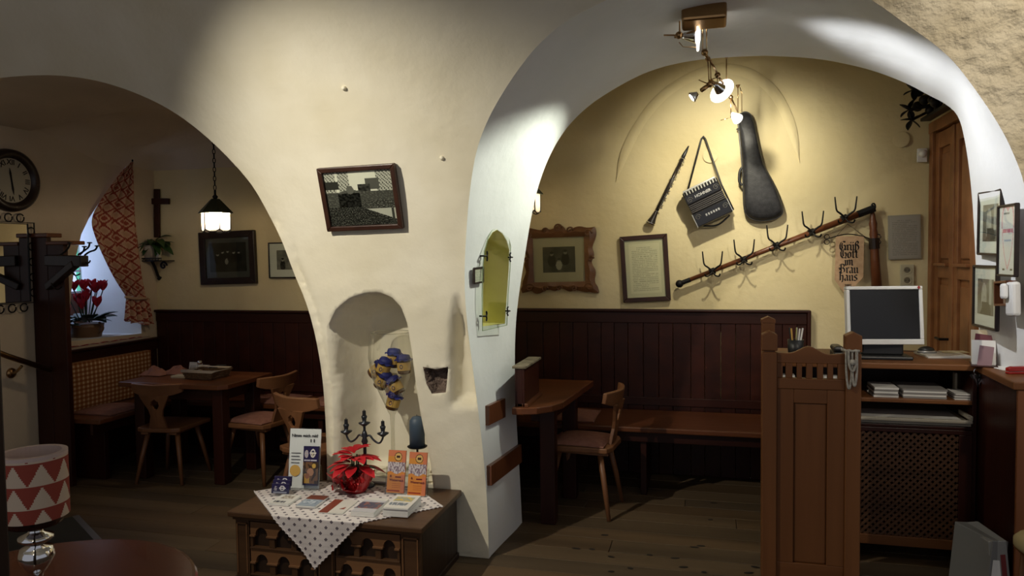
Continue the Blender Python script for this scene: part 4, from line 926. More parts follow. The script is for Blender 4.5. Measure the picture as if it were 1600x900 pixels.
MB().tube(smoothline([(-a * .7, -b, .05), (0, -b - .045, .05), (a * .8, -b - .01, .05)], 3), .006, 6).build('hand_strap', BLACKP, t, smooth=True); MB().cyl((pk.x, pk.y - .008, -.01), (pk.x, pk.y - .008, .035), .004).build('nail', IRON, t)
# clarinet
a_, b_ = BK(1076, 228, .03), BK(1016, 350, .03); t = thing('clarinet', 'black clarinet with silver keys hanging on the wall', 'clarinet', b_); Lc = (a_ - b_).length; M_ = Matrix.Translation(b_ * 0) @ (a_ - b_).to_track_quat('Z', 'Y').to_matrix().to_4x4()
BODY = wood('grenadilla', (.010, .008, .007), (.022, .016, .013), 'Z', 10, .3)
MB().lathe([(.034, 0), (.033, .006), (.022, .045), (.015, .09), (.0135, .10)], 20, M=M_).build('bell', BODY, t, smooth=True)
MB().lathe([(.0125, .10), (.0125, Lc * .5), (.0115, Lc * .84)], 14, M=M_).build('body', BODY, t, smooth=True); MB().lathe([(.0115, Lc * .84), (.014, Lc * .87), (.012, Lc * .91), (.011, Lc * .93), (.004, Lc)], 14, M=M_).build('mouthpiece', BLACKP, t, smooth=True)
for z in (.008, .10, .36, Lc * .84): MB().lathe([(.0165 if z > .05 else .035, z - .004), (.0165 if z > .05 else .035, z + .004)], 16, M=M_).build('ring', CHROME, t, smooth=True)
for k in range(15):
    z = .13 + k * .027; s = 1 if k % 2 else -1; m = MB().cyl((s * .012, -.012, z), (s * .020, -.012, z + .03), .004, None, 6); m.lathe([(.010, 0), (.010, .004)], 10, (s * .010, -.016, z)); m.build('key', CHROME, t, M=M_)
for r_ in (1, -1): MB().cyl((r_ * .016, -.008, .12), (r_ * .016, -.008, .46), .0035, None, 6).build('key_rod', CHROME, t, M=M_)
# hook rail
a_, b_ = BK(1068, 441, .05), BK(1364, 326, .05); d = (b_ - a_).normalized(); t = thing('hook_rail', 'slanting wooden pole with five forked iron hooks on the wall', 'coat rack', a_)
MB().tube([a_, a_.lerp(b_, .5), b_], [.015, .018, .024], 12).build('pole', midwood('X'), t, smooth=True, world=True); MB().tube([a_ - d * .03, a_ + d * .05], .017, 10).build('ferrule', IRON, t, world=True); MB().ball(a_ - d * .03, .028).build('knob', IRON, t, world=True, smooth=True)
MB().tube([b_ + Vector((.012 * math.cos(k * .6), -.01, .012 + .022 * math.sin(k * .6))) for k in range(11)], .006, 6, True).build('end_ring', IRON, t, world=True); MB().tube([b_ - d * .10, b_ + d * .01], .025, 10).build('ferrule', IRON, t, world=True)
for k, (px, py) in enumerate(((1113, 424), (1162, 406), (1213, 384), (1268, 363), (1319, 341))):
    o = BK(px, py, .05); f = Vector((0, -.035, 0))
    for s in (-1, 1):
        q = smoothline([o + f, o + f + Vector((s * .03, -.01, .03)), o + f + Vector((s * .056, -.02, .045)), o + f + Vector((s * .062, -.02, .09)), o + f + Vector((s * .067, -.02, .14))])
        MB().tube(q, [.0075 * (1 - .45 * i / len(q)) for i in range(len(q))], 7).build('hook_prong', IRON, t, smooth=True, world=True)
        MB().tube(smoothline([o + f, o + f + Vector((s * .02, -.02, -.03)), o + f + Vector((s * .045, -.04, -.035)), o + f + Vector((s * .05, -.05, -.015))]), .0055, 6).build('lower_hook', IRON, t, smooth=True, world=True)
    MB().tube([o - d * .02, o + d * .02], .024, 10).build('hook_collar', IRON, t, world=True)
    MB().cyl(o, o + Vector((0, .05, 0)), .006).build('wall_pin', IRON, t, world=True)
# flail handle
a_, b_ = BK(1363, 330, .03), BK(1371, 470, .03); t = thing('flail_handle', 'turned brown wooden flail handle hanging from the rail end', 'tool handle', b_)
MB().tube([a_.lerp(b_, k) for k in (0, .04, .10, .14, .2, .26, .32, .36, .40, .5, 1)], [.012, .016, .020, .026, .022, .027, .022, .030, .027, .027, .036], 14).build('handle', midwood('Z'), t, smooth=True, world=True)
MB().tube([a_.lerp(b_, .30), a_.lerp(b_, .42)], .033, 12).build('binding', BLK, t, world=True)
# pennant
c = BK(1326, 372, .045); t = thing('pennant', 'tan cloth pennant reading Gruess Gott im Brauhaus', 'pennant', M=wallM(c, 'back', .0)); Wi = W[t.name].inverted(); t['label'] = 'tan pointed cloth pennant with black lettering beside the flail handle'
q = [Wi @ BK(*p, .045) for p in ((1306, 369), (1350, 369), (1349, 433), (1322, 462), (1304, 437))]; TAN = mottled('tan_cloth', (.42, .27, .16), (.50, .34, .21), 40, .95, .2, 200, .002)
MB().prism([(p.x, p.y) for p in reversed(q)], -.002, .002).build('cloth', TAN, t); ww = q[1].x - q[0].x; x0 = (q[0].x + q[1].x) / 2 - .004
ST = lambda x, a=.9, b=.1: [[(x, a), (x, b)]]
GLY = {'i': (.34, [[(.08, .9), (.2, .8), (.2, .15), (.32, .05)], [(.16, 1.3), (.26, 1.2)]]), 'r': (.5, [[(.08, .9), (.2, .8), (.2, .15), (.3, .05)], [(.2, .75), (.38, .95), (.5, .82)]]),
       'u': (.72, [[(.05, .9), (.16, .8), (.16, .15), (.3, .02), (.5, .18)], [(.42, .92), (.54, .8), (.54, .15), (.66, .05)]]), 'm': (1.02, [[(.05, .9), (.16, .8), (.16, .1)], [(.16, .75), (.34, .95), (.48, .8), (.48, .1)], [(.48, .75), (.66, .95), (.8, .8), (.8, .15), (.94, .05)]]),
       'o': (.66, [[(.32, .98), (.12, .78), (.12, .2), (.32, .02)], [(.32, .98), (.52, .78), (.52, .2), (.32, .02)]]), 't': (.48, [[(.2, 1.25), (.2, .15), (.38, .05)], [(.02, .92), (.42, .92)]]),
       'a': (.68, [[(.08, .85), (.3, .98), (.48, .8), (.48, .15), (.62, .05)], [(.48, .58), (.2, .48), (.1, .25), (.25, .03), (.48, .2)]]), 'h': (.72, [[(.04, 1.5), (.15, 1.4), (.15, .1)], [(.15, .72), (.38, .95), (.54, .8), (.54, .2), (.42, -.2)]]),
       's': (.58, [[(.5, .85), (.3, .98), (.12, .78), (.2, .58), (.42, .45), (.5, .25), (.3, .02), (.06, .16)]]), 'ß': (.74, [[(.14, -.25), (.14, 1.2), (.32, 1.5), (.54, 1.3), (.5, 1.08), (.3, .92), (.5, .75), (.6, .45), (.5, .12), (.3, .02)], [(.0, .92), (.28, .92)]]),
       'G': (1.06, [[(.9, 1.3), (.6, 1.5), (.3, 1.35), (.12, .95), (.14, .4), (.4, .03), (.75, .1), (.9, .35), (.9, .75), (.68, .9)], [(.46, 1.2), (.4, .8), (.48, .3)], [(.68, 1.45), (.95, 1.5)]]), 'B': (1.0, [[(.1, 1.25), (.3, 1.5), (.7, 1.45), (.82, 1.2), (.6, .9), (.35, .85)], [(.6, .9), (.85, .65), (.82, .25), (.5, .02), (.12, .15)], [(.34, 1.4), (.34, .15)], [(.02, .9), (.2, .75), (.12, .5)]])}
GLY['ü'] = (GLY['u'][0], GLY['u'][1] + [[(.12, 1.3), (.2, 1.2)], [(.46, 1.3), (.54, 1.2)]])
def blackletter(word, size, parent, cx, cy, z):
    tot = sum(GLY[c][0] for c in word); x = -tot / 2
    for c in word:
        m = MB(); nib = Vector((.105, .06, 0))
        for pl in GLY[c][1]:
            for j, (a, b) in enumerate(zip(pl, pl[1:])):
                A = Vector((a[0] + x, a[1] - .55, 0)); B = Vector((b[0] + x, b[1] - .55, 0)); zz_ = .00012 * j
                Q = [A - nib, A + nib, B + nib, B - nib]; m.add([(cx + q.x * size, cy + q.y * size, z + zz_) for q in Q], [(0, 1, 2, 3)])
        m.build('letter', IRON, parent); x += GLY[c][0]
for k, s in enumerate(('Grüß', 'Gott', 'im', 'Brau', 'haus')):
    p = Wi @ BK(1327 - .4 * k, 386 + k * 11.9, .045); blackletter(s, .042, t, p.x, p.y, .0028)
p = Wi @ BK(1325, 446, .045); text('2002', .022, IRON, t, Matrix.Translation((p.x, p.y, .003)), 'lettering', .0006)
MB().tube(smoothline([Wi @ BK(*p, .045) for p in ((1290, 374), (1300, 371), (1322, 365), (1345, 368), (1362, 374))]), .0035, 6).build('hanger', IRON, t)
for px, s in ((1292, -1), (1372, 1)):
    for dy in (370, 378): p = Wi @ BK(px, dy, .045); MB().tube(ringm(p.x, p.y, .016), .003, 5).build('hanger_scroll', IRON, t, M=Matrix.Translation((0, 0, -.012)))
MB().tube([Wi @ BK(1308, 368, .045), Wi @ BK(1324, 350, .02), Wi @ BK(1352, 370, .045)], .0014, 4).build('cord', IRON, t)
for px, py, lab in ((1408, 218, 'pale round blanking cap on the wall left of the motion sensor'), (1110, 243, 'pale round blanking cap on the wall inside the accordion strap')):
    o = MB().lathe([(.052, 0), (.052, .003), (.048, .0045), (.004, .005)], 28, (0, 0, 0)).build('blanking_plate', PL_BACK, smooth=False); o.matrix_world = wallM(BK(px, py), 'back'); tag(o, lab, 'wall cap', 'round wall caps')
tr = smoothline([BK(*p, -.004) for p in ((962, 285), (975, 240), (1000, 190), (1035, 148), (1080, 118), (1130, 104), (1180, 116), (1216, 150), (1238, 200), (1250, 255))], 3); m = MB(); vs = []; fs = []
for i, p in enumerate(tr):
    d = (tr[min(i + 1, len(tr) - 1)] - tr[max(0, i - 1)]).normalized(); tp = smooth(0, 14, min(i, len(tr) - 1 - i)); nn = Vector((-d.z, 0, d.x)) * max(.02, tp); p = p + Vector((0, .012 * (1 - tp), 0)); vs += [p - nn * .035, p - nn * .012 + Vector((0, -.009, 0)), p + nn * .012 + Vector((0, -.009, 0)), p + nn * .035]
for i in range(len(tr) - 1): k = i * 4; fs += [(k + j, k + j + 1, k + 5 + j, k + 4 + j) for j in range(3)]
tag(m.add(vs, fs).build('trim_5', PL_BACK, smooth=True), 'faint plaster trace of an old arch on the back wall', kind='structure')
# sockets, sensor
for lab, px, py in (('upper cream wall socket below the notice sheet', 1417, 422), ('lower cream wall socket just above the monitor', 1417, 438)):
    p = BK(px, py); t = thing('wall_socket', lab, 'socket', M=wallM(p, 'back'), group='wall sockets'); CRP = plain('cream_plastic', (.50, .46, .32), .5)
    box('plate', CRP, t, -.042, .042, -.037, .037, 0, .010, .003); MB().lathe([(.024, .010), (.026, .014), (.022, .014), (.019, .004)], 20, cap=False).build('rim', CRP, t); MB().lathe([(.019, .009), (.019, .0105)], 20).build('well', plain('socket_shadow', (.16, .14, .1), .6), t)
    for s in (-1, 1): MB().cyl((s * .0095, 0, .0105), (s * .0095, 0, .012), .003).build('pin_hole', IRON, t)
p = BK(1440, 243); t = thing('motion_sensor', 'small white motion sensor in the corner beside the door', 'sensor', M=wallM(p, 'back')); box('base', WHITEP, t, -.03, .03, -.045, .045, 0, .02, .004); MB().ball((0, .01, .025), .027).build('lens', WHITEP, t, smooth=True)
# iron vine ornament and kettle above the door
p = Vector((XR - .12, 4.86, 2.44)); t = thing('iron_ornament', 'black wrought iron vine and grape ornament above the door', 'ornament', p)
box('bracket_bar', IRON, t, -.03, .03, -.40, .42, -.02, .0, .003)
for k in range(30):
    MB().ball((random.uniform(-.07, .05), random.uniform(-.30, .40), random.uniform(.01, .20)), random.uniform(.022, .04), n=8, m=6).build('grape', IRON, t, smooth=True)
e = onY(1420, 172, 5.2) - p; MB().tube(smoothline([Vector((0, .3, .06)), e.lerp(Vector((0, .3, .06)), .5), e]), .012, 6).build('stem', IRON, t); e2 = onY(1424, 188, 5.2) - p; MB().tube(smoothline([Vector((0, .32, .03)), e2]), .009, 6).build('stem', IRON, t)
e3 = onY(1427, 141, 5.2) - p
for ee, r_ in ((e, .0), (e2, .5), (e3, 1.0)):
    for k in range(5): o = MB().add(*leafmesh(.07, .022, .1)).build('leaf', IRON, t, solid=.003); o.matrix_local = leaf_dir(ee, (math.cos(k * 1.26 + r_), -.3, math.sin(k * 1.26 + r_)))
MB().tube(smoothline([Vector((0, .33, .12)), e3.lerp(Vector((0, .33, .12)), .5) + Vector((0, 0, .03)), e3]), .009, 6).build('stem', IRON, t)
COPK = plain('copper_kettle', (.10, .045, .025), .35, .8); p = Vector((XR - .14, 4.72, 2.44)); t = thing('copper_kettle', 'small dark copper pot on top of the door frame', 'pot', p)
MB().lathe([(.03, 0), (.06, .02), (.075, .06), (.07, .12), (.075, .13), (.065, .13)], 18).build('body', COPK, t, smooth=True); MB().tube([(.07 * math.cos(k / 12 * math.pi), 0, .13 + .06 * math.sin(k / 12 * math.pi)) for k in range(13)], .005, 6).build('handle', IRON, t)
# ================================================================== TRACK LIGHT
HOT = plain('lit_glass', (1, .97, .92), .3, emit=9); SHINE = plain('frosted_lit', (1, .96, .9), .3, emit=2.0)
D = lambda px, py, Y: onY(px, py, Y)
allp = [(*proj(sofR(i / 900, j / 30)), sofR(i / 900, j / 30)) for i in range(250, 560) for j in range(31)]
def sofp(px, py): return min(allp, key=lambda q: (q[0] - px) ** 2 + (q[1] - py) ** 2)[2]
YS = sofp(1100, 24).y; YS1 = sofp(1091, 55).y - .22; print('soffit', YS, YS1)
bx = D(1100, 24, YS - .07); t = thing('track_light', 'brass rod lighting system with glass disc lamps under the arch', 'lamp', (bx.x, bx.y, bx.z))
m = MB().box(-.10, .10, -.055, .055, -.045, .045); m.build('transformer_box', BRASS, t, bevel=.012, M=Matrix.Rotation(R(-12), 4, 'X')); box('mounting_plate', BRASS, t, -.09, .09, -.07, .09, .045, .09, .004)
def rod(pts_, r=.004, nm='rod', mat=BRASS): return MB().tube([D(*p) for p in pts_], r, 8).build(nm, mat, t, smooth=True, world=True)
def joint(p, r=.014): return MB().ball(D(*p), r).build('joint', BRASS, t, smooth=True, world=True)
rod([(1062, 5, YS1), (1062, 55, YS1)]); rod([(1068, 14, YS1), (1082, 42, YS1)], .005); joint((1061, 55, YS1), .018); rod([(1037, 55, YS1), (1061, 55, YS1)]); rod([(1061, 66, YS1), (1067, 73, YS1), (1089, 74, YS1)], .002); rod([(1062, 5, YS1), (1075, 10, YS - .07)], .005)
def disc(c, nrm, r, ring=True):
    c = D(*c); nrm = Vector(nrm).normalized(); M_ = nrm.to_track_quat('Z', 'Y').to_matrix().to_4x4()
    gd = MB().lathe([(r, -.004), (r * 1.02, 0), (r, .004)], 28, c, M_).build('glass_disc', SHINE, t, smooth=False, world=True)
    MB().lathe([(.014, -.075), (.018, -.06), (.034, -.02), (.040, -.006)], 18, c, M_).build('reflector', CHROME, gd, smooth=True, world=True); MB().lathe([(.03, .005), (.03, .008)], 16, c, M_).build('bulb', HOT, gd, world=True)
    MB().cyl(c - nrm * .075, c - nrm * .11, .009).build('lamp_stem', BRASS, t, world=True); return c, nrm
c1, n1 = disc((1091, 55, YS1), (1, -.05, -.05), .072)
rod([(1098, 40, YS - .06), (1098, 80, 4.0)], .003); rod([(1104, 40, YS - .06), (1104, 80, 4.02)], .003); joint((1101, 82, 4.0), .018); joint((1106, 92, 4.05), .014); rod([(1101, 82, 4.0), (1107, 93, 4.05)], .008)
rod([(1106, 94, 4.05), (1108, 132, 4.08)], .003); rod([(1110, 94, 4.06), (1111, 132, 4.09)], .003); joint((1109, 132, 4.08), .017); rod([(1092, 125, 4.05), (1106, 131, 4.08)], .003)
rod([(1108, 133, 4.08), (1096, 141, 4.05)], .012, 'lamp_stem'); cc = D(1090, 146, 4.03); MB().lathe([(.012, 0), (.028, .03), (.030, .036)], 16, cc, Vector((-.85, -.1, -.6)).to_track_quat('Z', 'Y').to_matrix().to_4x4()).build('reflector', CHROME, t, smooth=True, world=True)
c4 = cc + Vector((-.85, -.1, -.6)).normalized() * .036; MB().lathe([(.02, 0), (.02, .003)], 14, c4, Vector((-.85, -.1, -.6)).to_track_quat('Z', 'Y').to_matrix().to_4x4()).build('bulb', HOT, t, world=True)
rod([(1110, 95, 4.05), (1121, 115, 4.3)], .006); joint((1121, 117, 4.3), .016); rod([(1121, 118, 4.3), (1121, 130, 4.3)], .003); rod([(1112, 124, 4.28), (1121, 121, 4.3)], .003); rod([(1122, 119, 4.3), (1130, 130, 4.38)], .006)
c2, n2 = disc((1128, 142, 4.40), (.55, .70, -.42), .075)
rod([(1137, 139, 4.45), (1142, 151, 4.6)], .005); joint((1142, 152, 4.6), .013); rod([(1142, 152, 4.6), (1153, 175, 4.75)], .005); rod([(1142, 153, 4.6), (1142, 184, 4.62)], .003); rod([(1135, 90, 4.4), (1135, 127, 4.42)], .003)
MB().lathe([(.004, 0), (.014, .02)], 10, D(1135, 92, 4.4)).build('rod_cup', BRASS, t, world=True); rod([(1153, 136, 4.7), (1153, 173, 4.75)], .003); rod([(1156, 136, 4.7), (1159, 145, 4.7), (1159, 175, 4.75)], .0025); MB().lathe([(.004, 0), (.014, .02)], 10, D(1153, 138, 4.7)).build('rod_cup', BRASS, t, world=True)
cc = D(1148, 182, 4.72); n3 = Vector((.55, .75, -.35)).normalized(); M_ = n3.to_track_quat('Z', 'Y').to_matrix().to_4x4(); MB().lathe([(.012, -.03), (.026, .01), (.034, .035)], 16, cc, M_).build('glass_shade', SHINE, t, smooth=True, world=True); MB().lathe([(.02, .03), (.02, .033)], 14, cc, M_).build('bulb', HOT, t, world=True)
rod([(1126, 188, 4.7), (1144, 183, 4.72)], .002)
spot('track_spot_soffit', c1 + n1 * .02, jr(1545, 260), 125, 66, 1, (.93, .95, 1), .03)
spot('track_spot_jamb', c4 + Vector((-.03, 0, -.01)), jl(778, 360), 70, 70, .7, (.95, 1, .86), .02)
spot('track_spot_wall', c2 + n2 * .02, BK(1130, 280), 58, 100, .9, (1, .93, .72), .02)
spot('track_spot_instruments', cc + n3 * .05, BK(1230, 300), 7, 120, .8, (1, .93, .72), .02)
# ================================================================== CHEST, CLOTH AND WHAT STANDS ON IT
CZ = .36; cx0, cx1, cy0, cy1 = -2.235, -1.265, 3.105, 3.625
t = thing('wooden_chest', 'low dark carved wooden chest with arcaded drawers in front of the pier', 'chest', ((cx0 + cx1) / 2, 3.36, 0)); CHB = wood('chest_brown', (.045, .021, .009), (.085, .04, .017), 'X', 9, .4); CHD = wood('chest_dark', (.018, .010, .006), (.035, .018, .010), 'Z', 9, .4); CHL = wood('chest_light', (.13, .06, .024), (.20, .095, .04), 'X', 9, .45)
box('top_board', CHB, t, cx0 - .025, cx1 + .025, cy0 - .03, cy1 + .015, CZ - .028, CZ, .006, True); box('body', CHD, t, cx0, cx1, cy0 + .03, cy1, .02, CZ - .028, .002, True); box('plinth', CHD, t, cx0 - .01, cx1 + .01, cy0, cy1, 0, .03, .004, True)
box('moulding', CHB, t, cx0 - .008, cx1 + .008, cy0 - .012, cy0 + .03, CZ - .045, CZ - .028, .003, True)
def pilaster(x0, x1):
    o = box('pilaster', CHB, t, x0, x1, cy0, cy0 + .03, .03, CZ - .045, .002, True)
    for a, b, c, d in ((x0 + .008, x0 + .014, .05, CZ - .06), (x1 - .014, x1 - .008, .05, CZ - .06)): box('bead', CHL, o, a, b, cy0 - .006, cy0, c, d, .001, True)
    box('bead', CHL, o, x0 + .008, x1 - .008, cy0 - .006, cy0, CZ - .066, CZ - .06, .001, True)
pilaster(cx0, cx0 + .075); pilaster(cx1 - .095, cx1); pilaster(-1.79, -1.70)
for X0, X1 in ((cx0 + .08, -1.795), (-1.695, cx1 - .10)):
    for z0, z1 in ((.178, .305), (.045, .172)):
        dr = box('drawer', CHD, t, X0, X1, cy0 + .022, cy0 + .03, z0, z1, 0, True); n_ = 3; ww = (X1 - X0) / (n_ + .0); poly = [(X0, z1), (X0, z1 - .062)]
        for k in range(n_):
            xc = X0 + (k + .5) * ww; r_ = ww * .27; poly += [(xc - r_ * math.cos(j * math.pi / 10), z1 - .062 + r_ * math.sin(j * math.pi / 10) * 1.15) for j in range(11)]
        poly += [(X1, z1 - .062), (X1, z1)]
        MB().prism(poly, cy0 + .004, cy0 + .022, lambda x, y, d: (x, d, y)).build('arcade_board', CHL, dr, world=True)
        for k in range(n_ + 1):
            xc = X0 + k * ww; a, b = max(X0, xc - ww * .24), min(X1, xc + ww * .24); box('capital', CHL, dr, a, b, cy0 - .006, cy0 + .022, z1 - .072, z1 - .062, .002, True); a, b = max(X0, xc - ww * .13), min(X1, xc + ww * .13); box('pillar', CHB, dr, a, b, cy0, cy0 + .022, z0 + .004, z1 - .072, .003, True)
        box('lower_rail', CHB, dr, X0, X1, cy0 - .004, cy0 + .022, z0 - .004, z0 + .006, .002, True)
# cloth
def dots(u, v):
    base = (.62, .57, .56); a, b = u * 19, v * 19; fa, fb = a % 1 - .5, b % 1 - .5
    if fa * fa + fb * fb < .04: return (.12, .10, .12)
    return base if (int(u * 95) + int(v * 95)) % 5 else (.56, .51, .50)
hd_ = .53; ctr = Vector((-1.775, 3.37)); fe = cy0 - .034
def clo(u, v):
    a, b = (u - .5) * 2, (v - .5) * 2; x = ctr.x + hd_ * (a - b) / 2 * 1.0; y = ctr.y + hd_ * (a + b) / 2 * -1.0
    y = min(y, 3.60); z = CZ + .003 + .0012 * math.sin(x * 60) * math.sin(y * 50)
    if y < fe: dd = fe - y; y = fe - .004 - .02 * dd + .010 * math.sin(x * 26) * min(1, dd * 6); z = CZ + .003 - dd
    return (x, y, z)
t = thing('lace_cloth', 'white dotted cloth laid cornerwise over the chest', 'cloth', (ctr.x, ctr.y, CZ)); MB().grid(228, 228, clo, dots).build('cloth', PRINT, t, smooth=True, world=True)
hem = [clo(k / 110, 1) for k in range(111)] + [clo(1, 1 - k / 110) for k in range(111)]
MB().tube([Vector(p) + Vector((.003 * math.sin(i * 1.9), -.002, .003 * math.cos(i * 1.9))) for i, p in enumerate(hem)], .003, 5).build('lace_hem', plain('lace_white', (.62, .57, .56), .9), t, world=True)
CT = CZ + .005
def upright(name, label, cat, px, py, tilt, rz, group=None, dy=0):
    p = onZ(px, py, CT); return thing(name, label, cat, M=Matrix.Translation((p.x, p.y + dy, CT)) @ Matrix.Rotation(rz, 4, 'Z') @ Matrix.Rotation(R(90 - tilt), 4, 'X'), group=group)
# sign "Nimm mich mit!"
NAVY = plain('navy', (.016, .012, .06), .4); GOLD = plain('gold_print', (.55, .33, .08), .5)
t = upright('sign_stand', 'white acrylic sign reading Nimm mich mit with a leaflet pocket', 'sign', 474, 764, 9, .10); t['label'] = 'white upright acrylic sign with dark leaflets on the chest'
sw, sh = .175, .315
box('sheet', plain('bright_paper', (.86, .86, .84), .7), t, -sw / 2, sw / 2, .004, sh, -.002, 0, 0); box('acrylic_front', ACRYL, t, -sw / 2 - .003, sw / 2 + .003, 0, sh + .004, .001, .003, 0); box('acrylic_foot', ACRYL, t, -sw / 2 - .003, sw / 2 + .003, 0, .003, -.05, .05, 0)
text('Nimm mich mit!', .0225, plain('ink', (.02, .02, .025), .6), t, Matrix.Translation((-.002, sh - .036, .0035)), 'lettering', .0004)
for k in range(4): box('text_line', plain('ink', (.02, .02, .025), .6), t, -sw / 2 + .012, -sw / 2 + .066 - .006 * (k % 2), .185 - k * .017, .1885 - k * .017, .003, .0035, 0)
for k in (0, 1): box('marker', plain('ink', (.02, .02, .025), .6), t, .030 + k * .018, .036 + k * .018, .245, .262, .003, .0035, 0)
MB().lathe([(.030, .0032), (.030, .0038)], 24, (-.05, .095, 0)).build('gold_disc', GOLD, t)
def beer(u, v):
    c = (.018, .013, .06)
    if v < .60:
        c = (.05, .03, .02) if nz(u * 6, v * 8) > 0 else (.16, .08, .04)
        if .12 < u < .45 and .06 < v < .30: c = (.50, .28, .05)
        if ((u - .5) / .22) ** 2 + ((v - .34) / .10) ** 2 < 1: c = (.45, .22, .12)
        if ((u - .30) / .16) ** 2 + ((v - .24) / .07) ** 2 < 1: c = (.30, .11, .05)
        if ((u - .72) / .13) ** 2 + ((v - .50) / .06) ** 2 < 1: c = (.55, .35, .08)
    if v < .05: c = (.015, .012, .05)
    if ((u - .62) / .17) ** 2 + ((v - .82) / .11) ** 2 < 1 and not ((u - .62) / .11) ** 2 + ((v - .82) / .075) ** 2 < 1: c = (.7, .68, .62)
    if abs(v - .825) < .017 and .40 < u < .84: c = (.7, .68, .62)
    if ((u - .62) / .05) ** 2 + ((v - .79) / .035) ** 2 < 1: c = (.6, .55, .35)
    if ((u - .2) / .13) ** 2 + ((v - .80) / .10) ** 2 < 1: c = (.4 + .2 * nz(u * 30, v * 30), .36, .38)
    if abs(v - .64) < .018 and .05 < u < .88 and nz(u * 40, 5) > -.2: c = (.55, .53, .6)
    return c
box('leaflet_pile', NAVY, t, .0, .085, .022, .226, .006, .016, 0); printp('leaflet_print', t, .0, .085, .022, .226, .0168, beer, 44, 90, PRINTG); box('acrylic_pocket', ACRYL, t, -.003, .088, .008, .11, .019, .021, 0)
# card holder
t = upright('card_holder', 'small acrylic holder with stepped dark blue cards left of the sign', 'card holder', 437, 775, 12, .10)
for k in range(3):
    o = box('card_stack', NAVY, t, -.048, .048, .012 + .018 * k, .062 + .018 * k, -.012 * k - .008, -.012 * k, .001); printp('card_print', o, -.046, .046, .014 + .018 * k, .060 + .018 * k, -.012 * k + .0008, lambda u, v: (.6, .58, .6) if (((u - .62) / .15) ** 2 + ((v - .55) / .30) ** 2 < 1 and ((u - .62) / .09) ** 2 + ((v - .55) / .18) ** 2 > 1) or (abs(v - .55) < .05 and .42 < u < .82) else ((.42, .38, .42) if ((u - .22) / .10) ** 2 + ((v - .5) / .26) ** 2 < 1 and nz(u * 30, v * 20) > -.1 else ((.3, .3, .38) if v < .16 and .1 < u < .9 else (.018, .013, .06))), 30, 18, PRINTG)
box('acrylic_front', ACRYL, t, -.051, .051, 0, .035, .003, .005, 0); box('acrylic_foot', ACRYL, t, -.051, .051, 0, .003, -.04, .005, 0)
# leaflet piles lying on the cloth
def cover(kind):
    def f(u, v):
        c = (.62, .60, .57)
        if kind == 0:
            if .55 < v < .9 and .2 < u < .8: c = (.25, .20, .16) if nz(u * 9, v * 9) > 0 else (.5, .46, .4)
            if .12 < v < .3 and .1 < u < .7 and nz(u * 26, 3) > -.1: c = (.05, .05, .06)
        if kind == 1:
            c = (.28, .33, .40) if v < .62 else (.16, .045, .03)
            if .2 < v < .55 and .1 < u < .9: c = (.45, .5, .56) if nz(u * 7, v * 7) > 0 else (.2, .25, .32)
        if kind == 2:
            c = (.60, .57, .53)
            if u < .38: c = (.20, .045, .028)
            if .65 < u < .85 and .3 < v < .45 and v - .3 < (u - .65): c = (.25, .06, .04)
        if kind == 3:
            c = (.48, .47, .50)
            if .25 < v < .7: c = (.09, .09, .13) if nz(u * 6, v * 6) > -.1 else (.25, .12, .11)
            if v > .85: c = (.6, .58, .55)
        if kind == 4:
            if .5 < v < .85 and .1 < u < .85: c = (.55, .42, .12) if nz(u * 7, v * 9) > 0 else (.3, .33, .28)
            if .2 < v < .42 and .08 < u < .8 and nz(u * 26, int(v * 12)) > -.15: c = (.16, .2, .24)
        return c
    return f
for k, (px, py, w_, d_, h_, rz, lab) in enumerate(((446, 783, .105, .135, .010, .06, 'small white booklet pile in front of the card holder'), (489, 786, .10, .16, .012, .05, 'leaflet pile with blue grey and dark red cover, second from the left'), (529, 792, .125, .19, .003, .06, 'flat white leaflet with dark red band in the middle of the cloth'),
                                               (579, 796, .115, .20, .022, .05, 'leaflet pile with grey and black picture right of the red banded one'), (629, 797, .125, .19, .042, .05, 'tallest leaflet pile with yellow picture at the chest front'))):
    p = onZ(px, py, CT); t = thing('leaflet_pile', lab, 'leaflets', (p.x, p.y, CT), rz, 'leaflet piles on the cloth'); n_ = max(1, int(h_ / .006))
    for j in range(n_): dx, dy = random.uniform(-.003, .003), random.uniform(-.003, .003); box('booklet', PAPER, t, -w_ / 2 + dx, w_ / 2 + dx, -d_ / 2 + dy, d_ / 2 + dy, h_ * j / n_, h_ * (j + 1) / n_ - .0006, 0)
    printp('cover_print', t, -w_ / 2, w_ / 2, -d_ / 2, d_ / 2, h_ + .0006, cover(k), 36, 44, PRINTG)
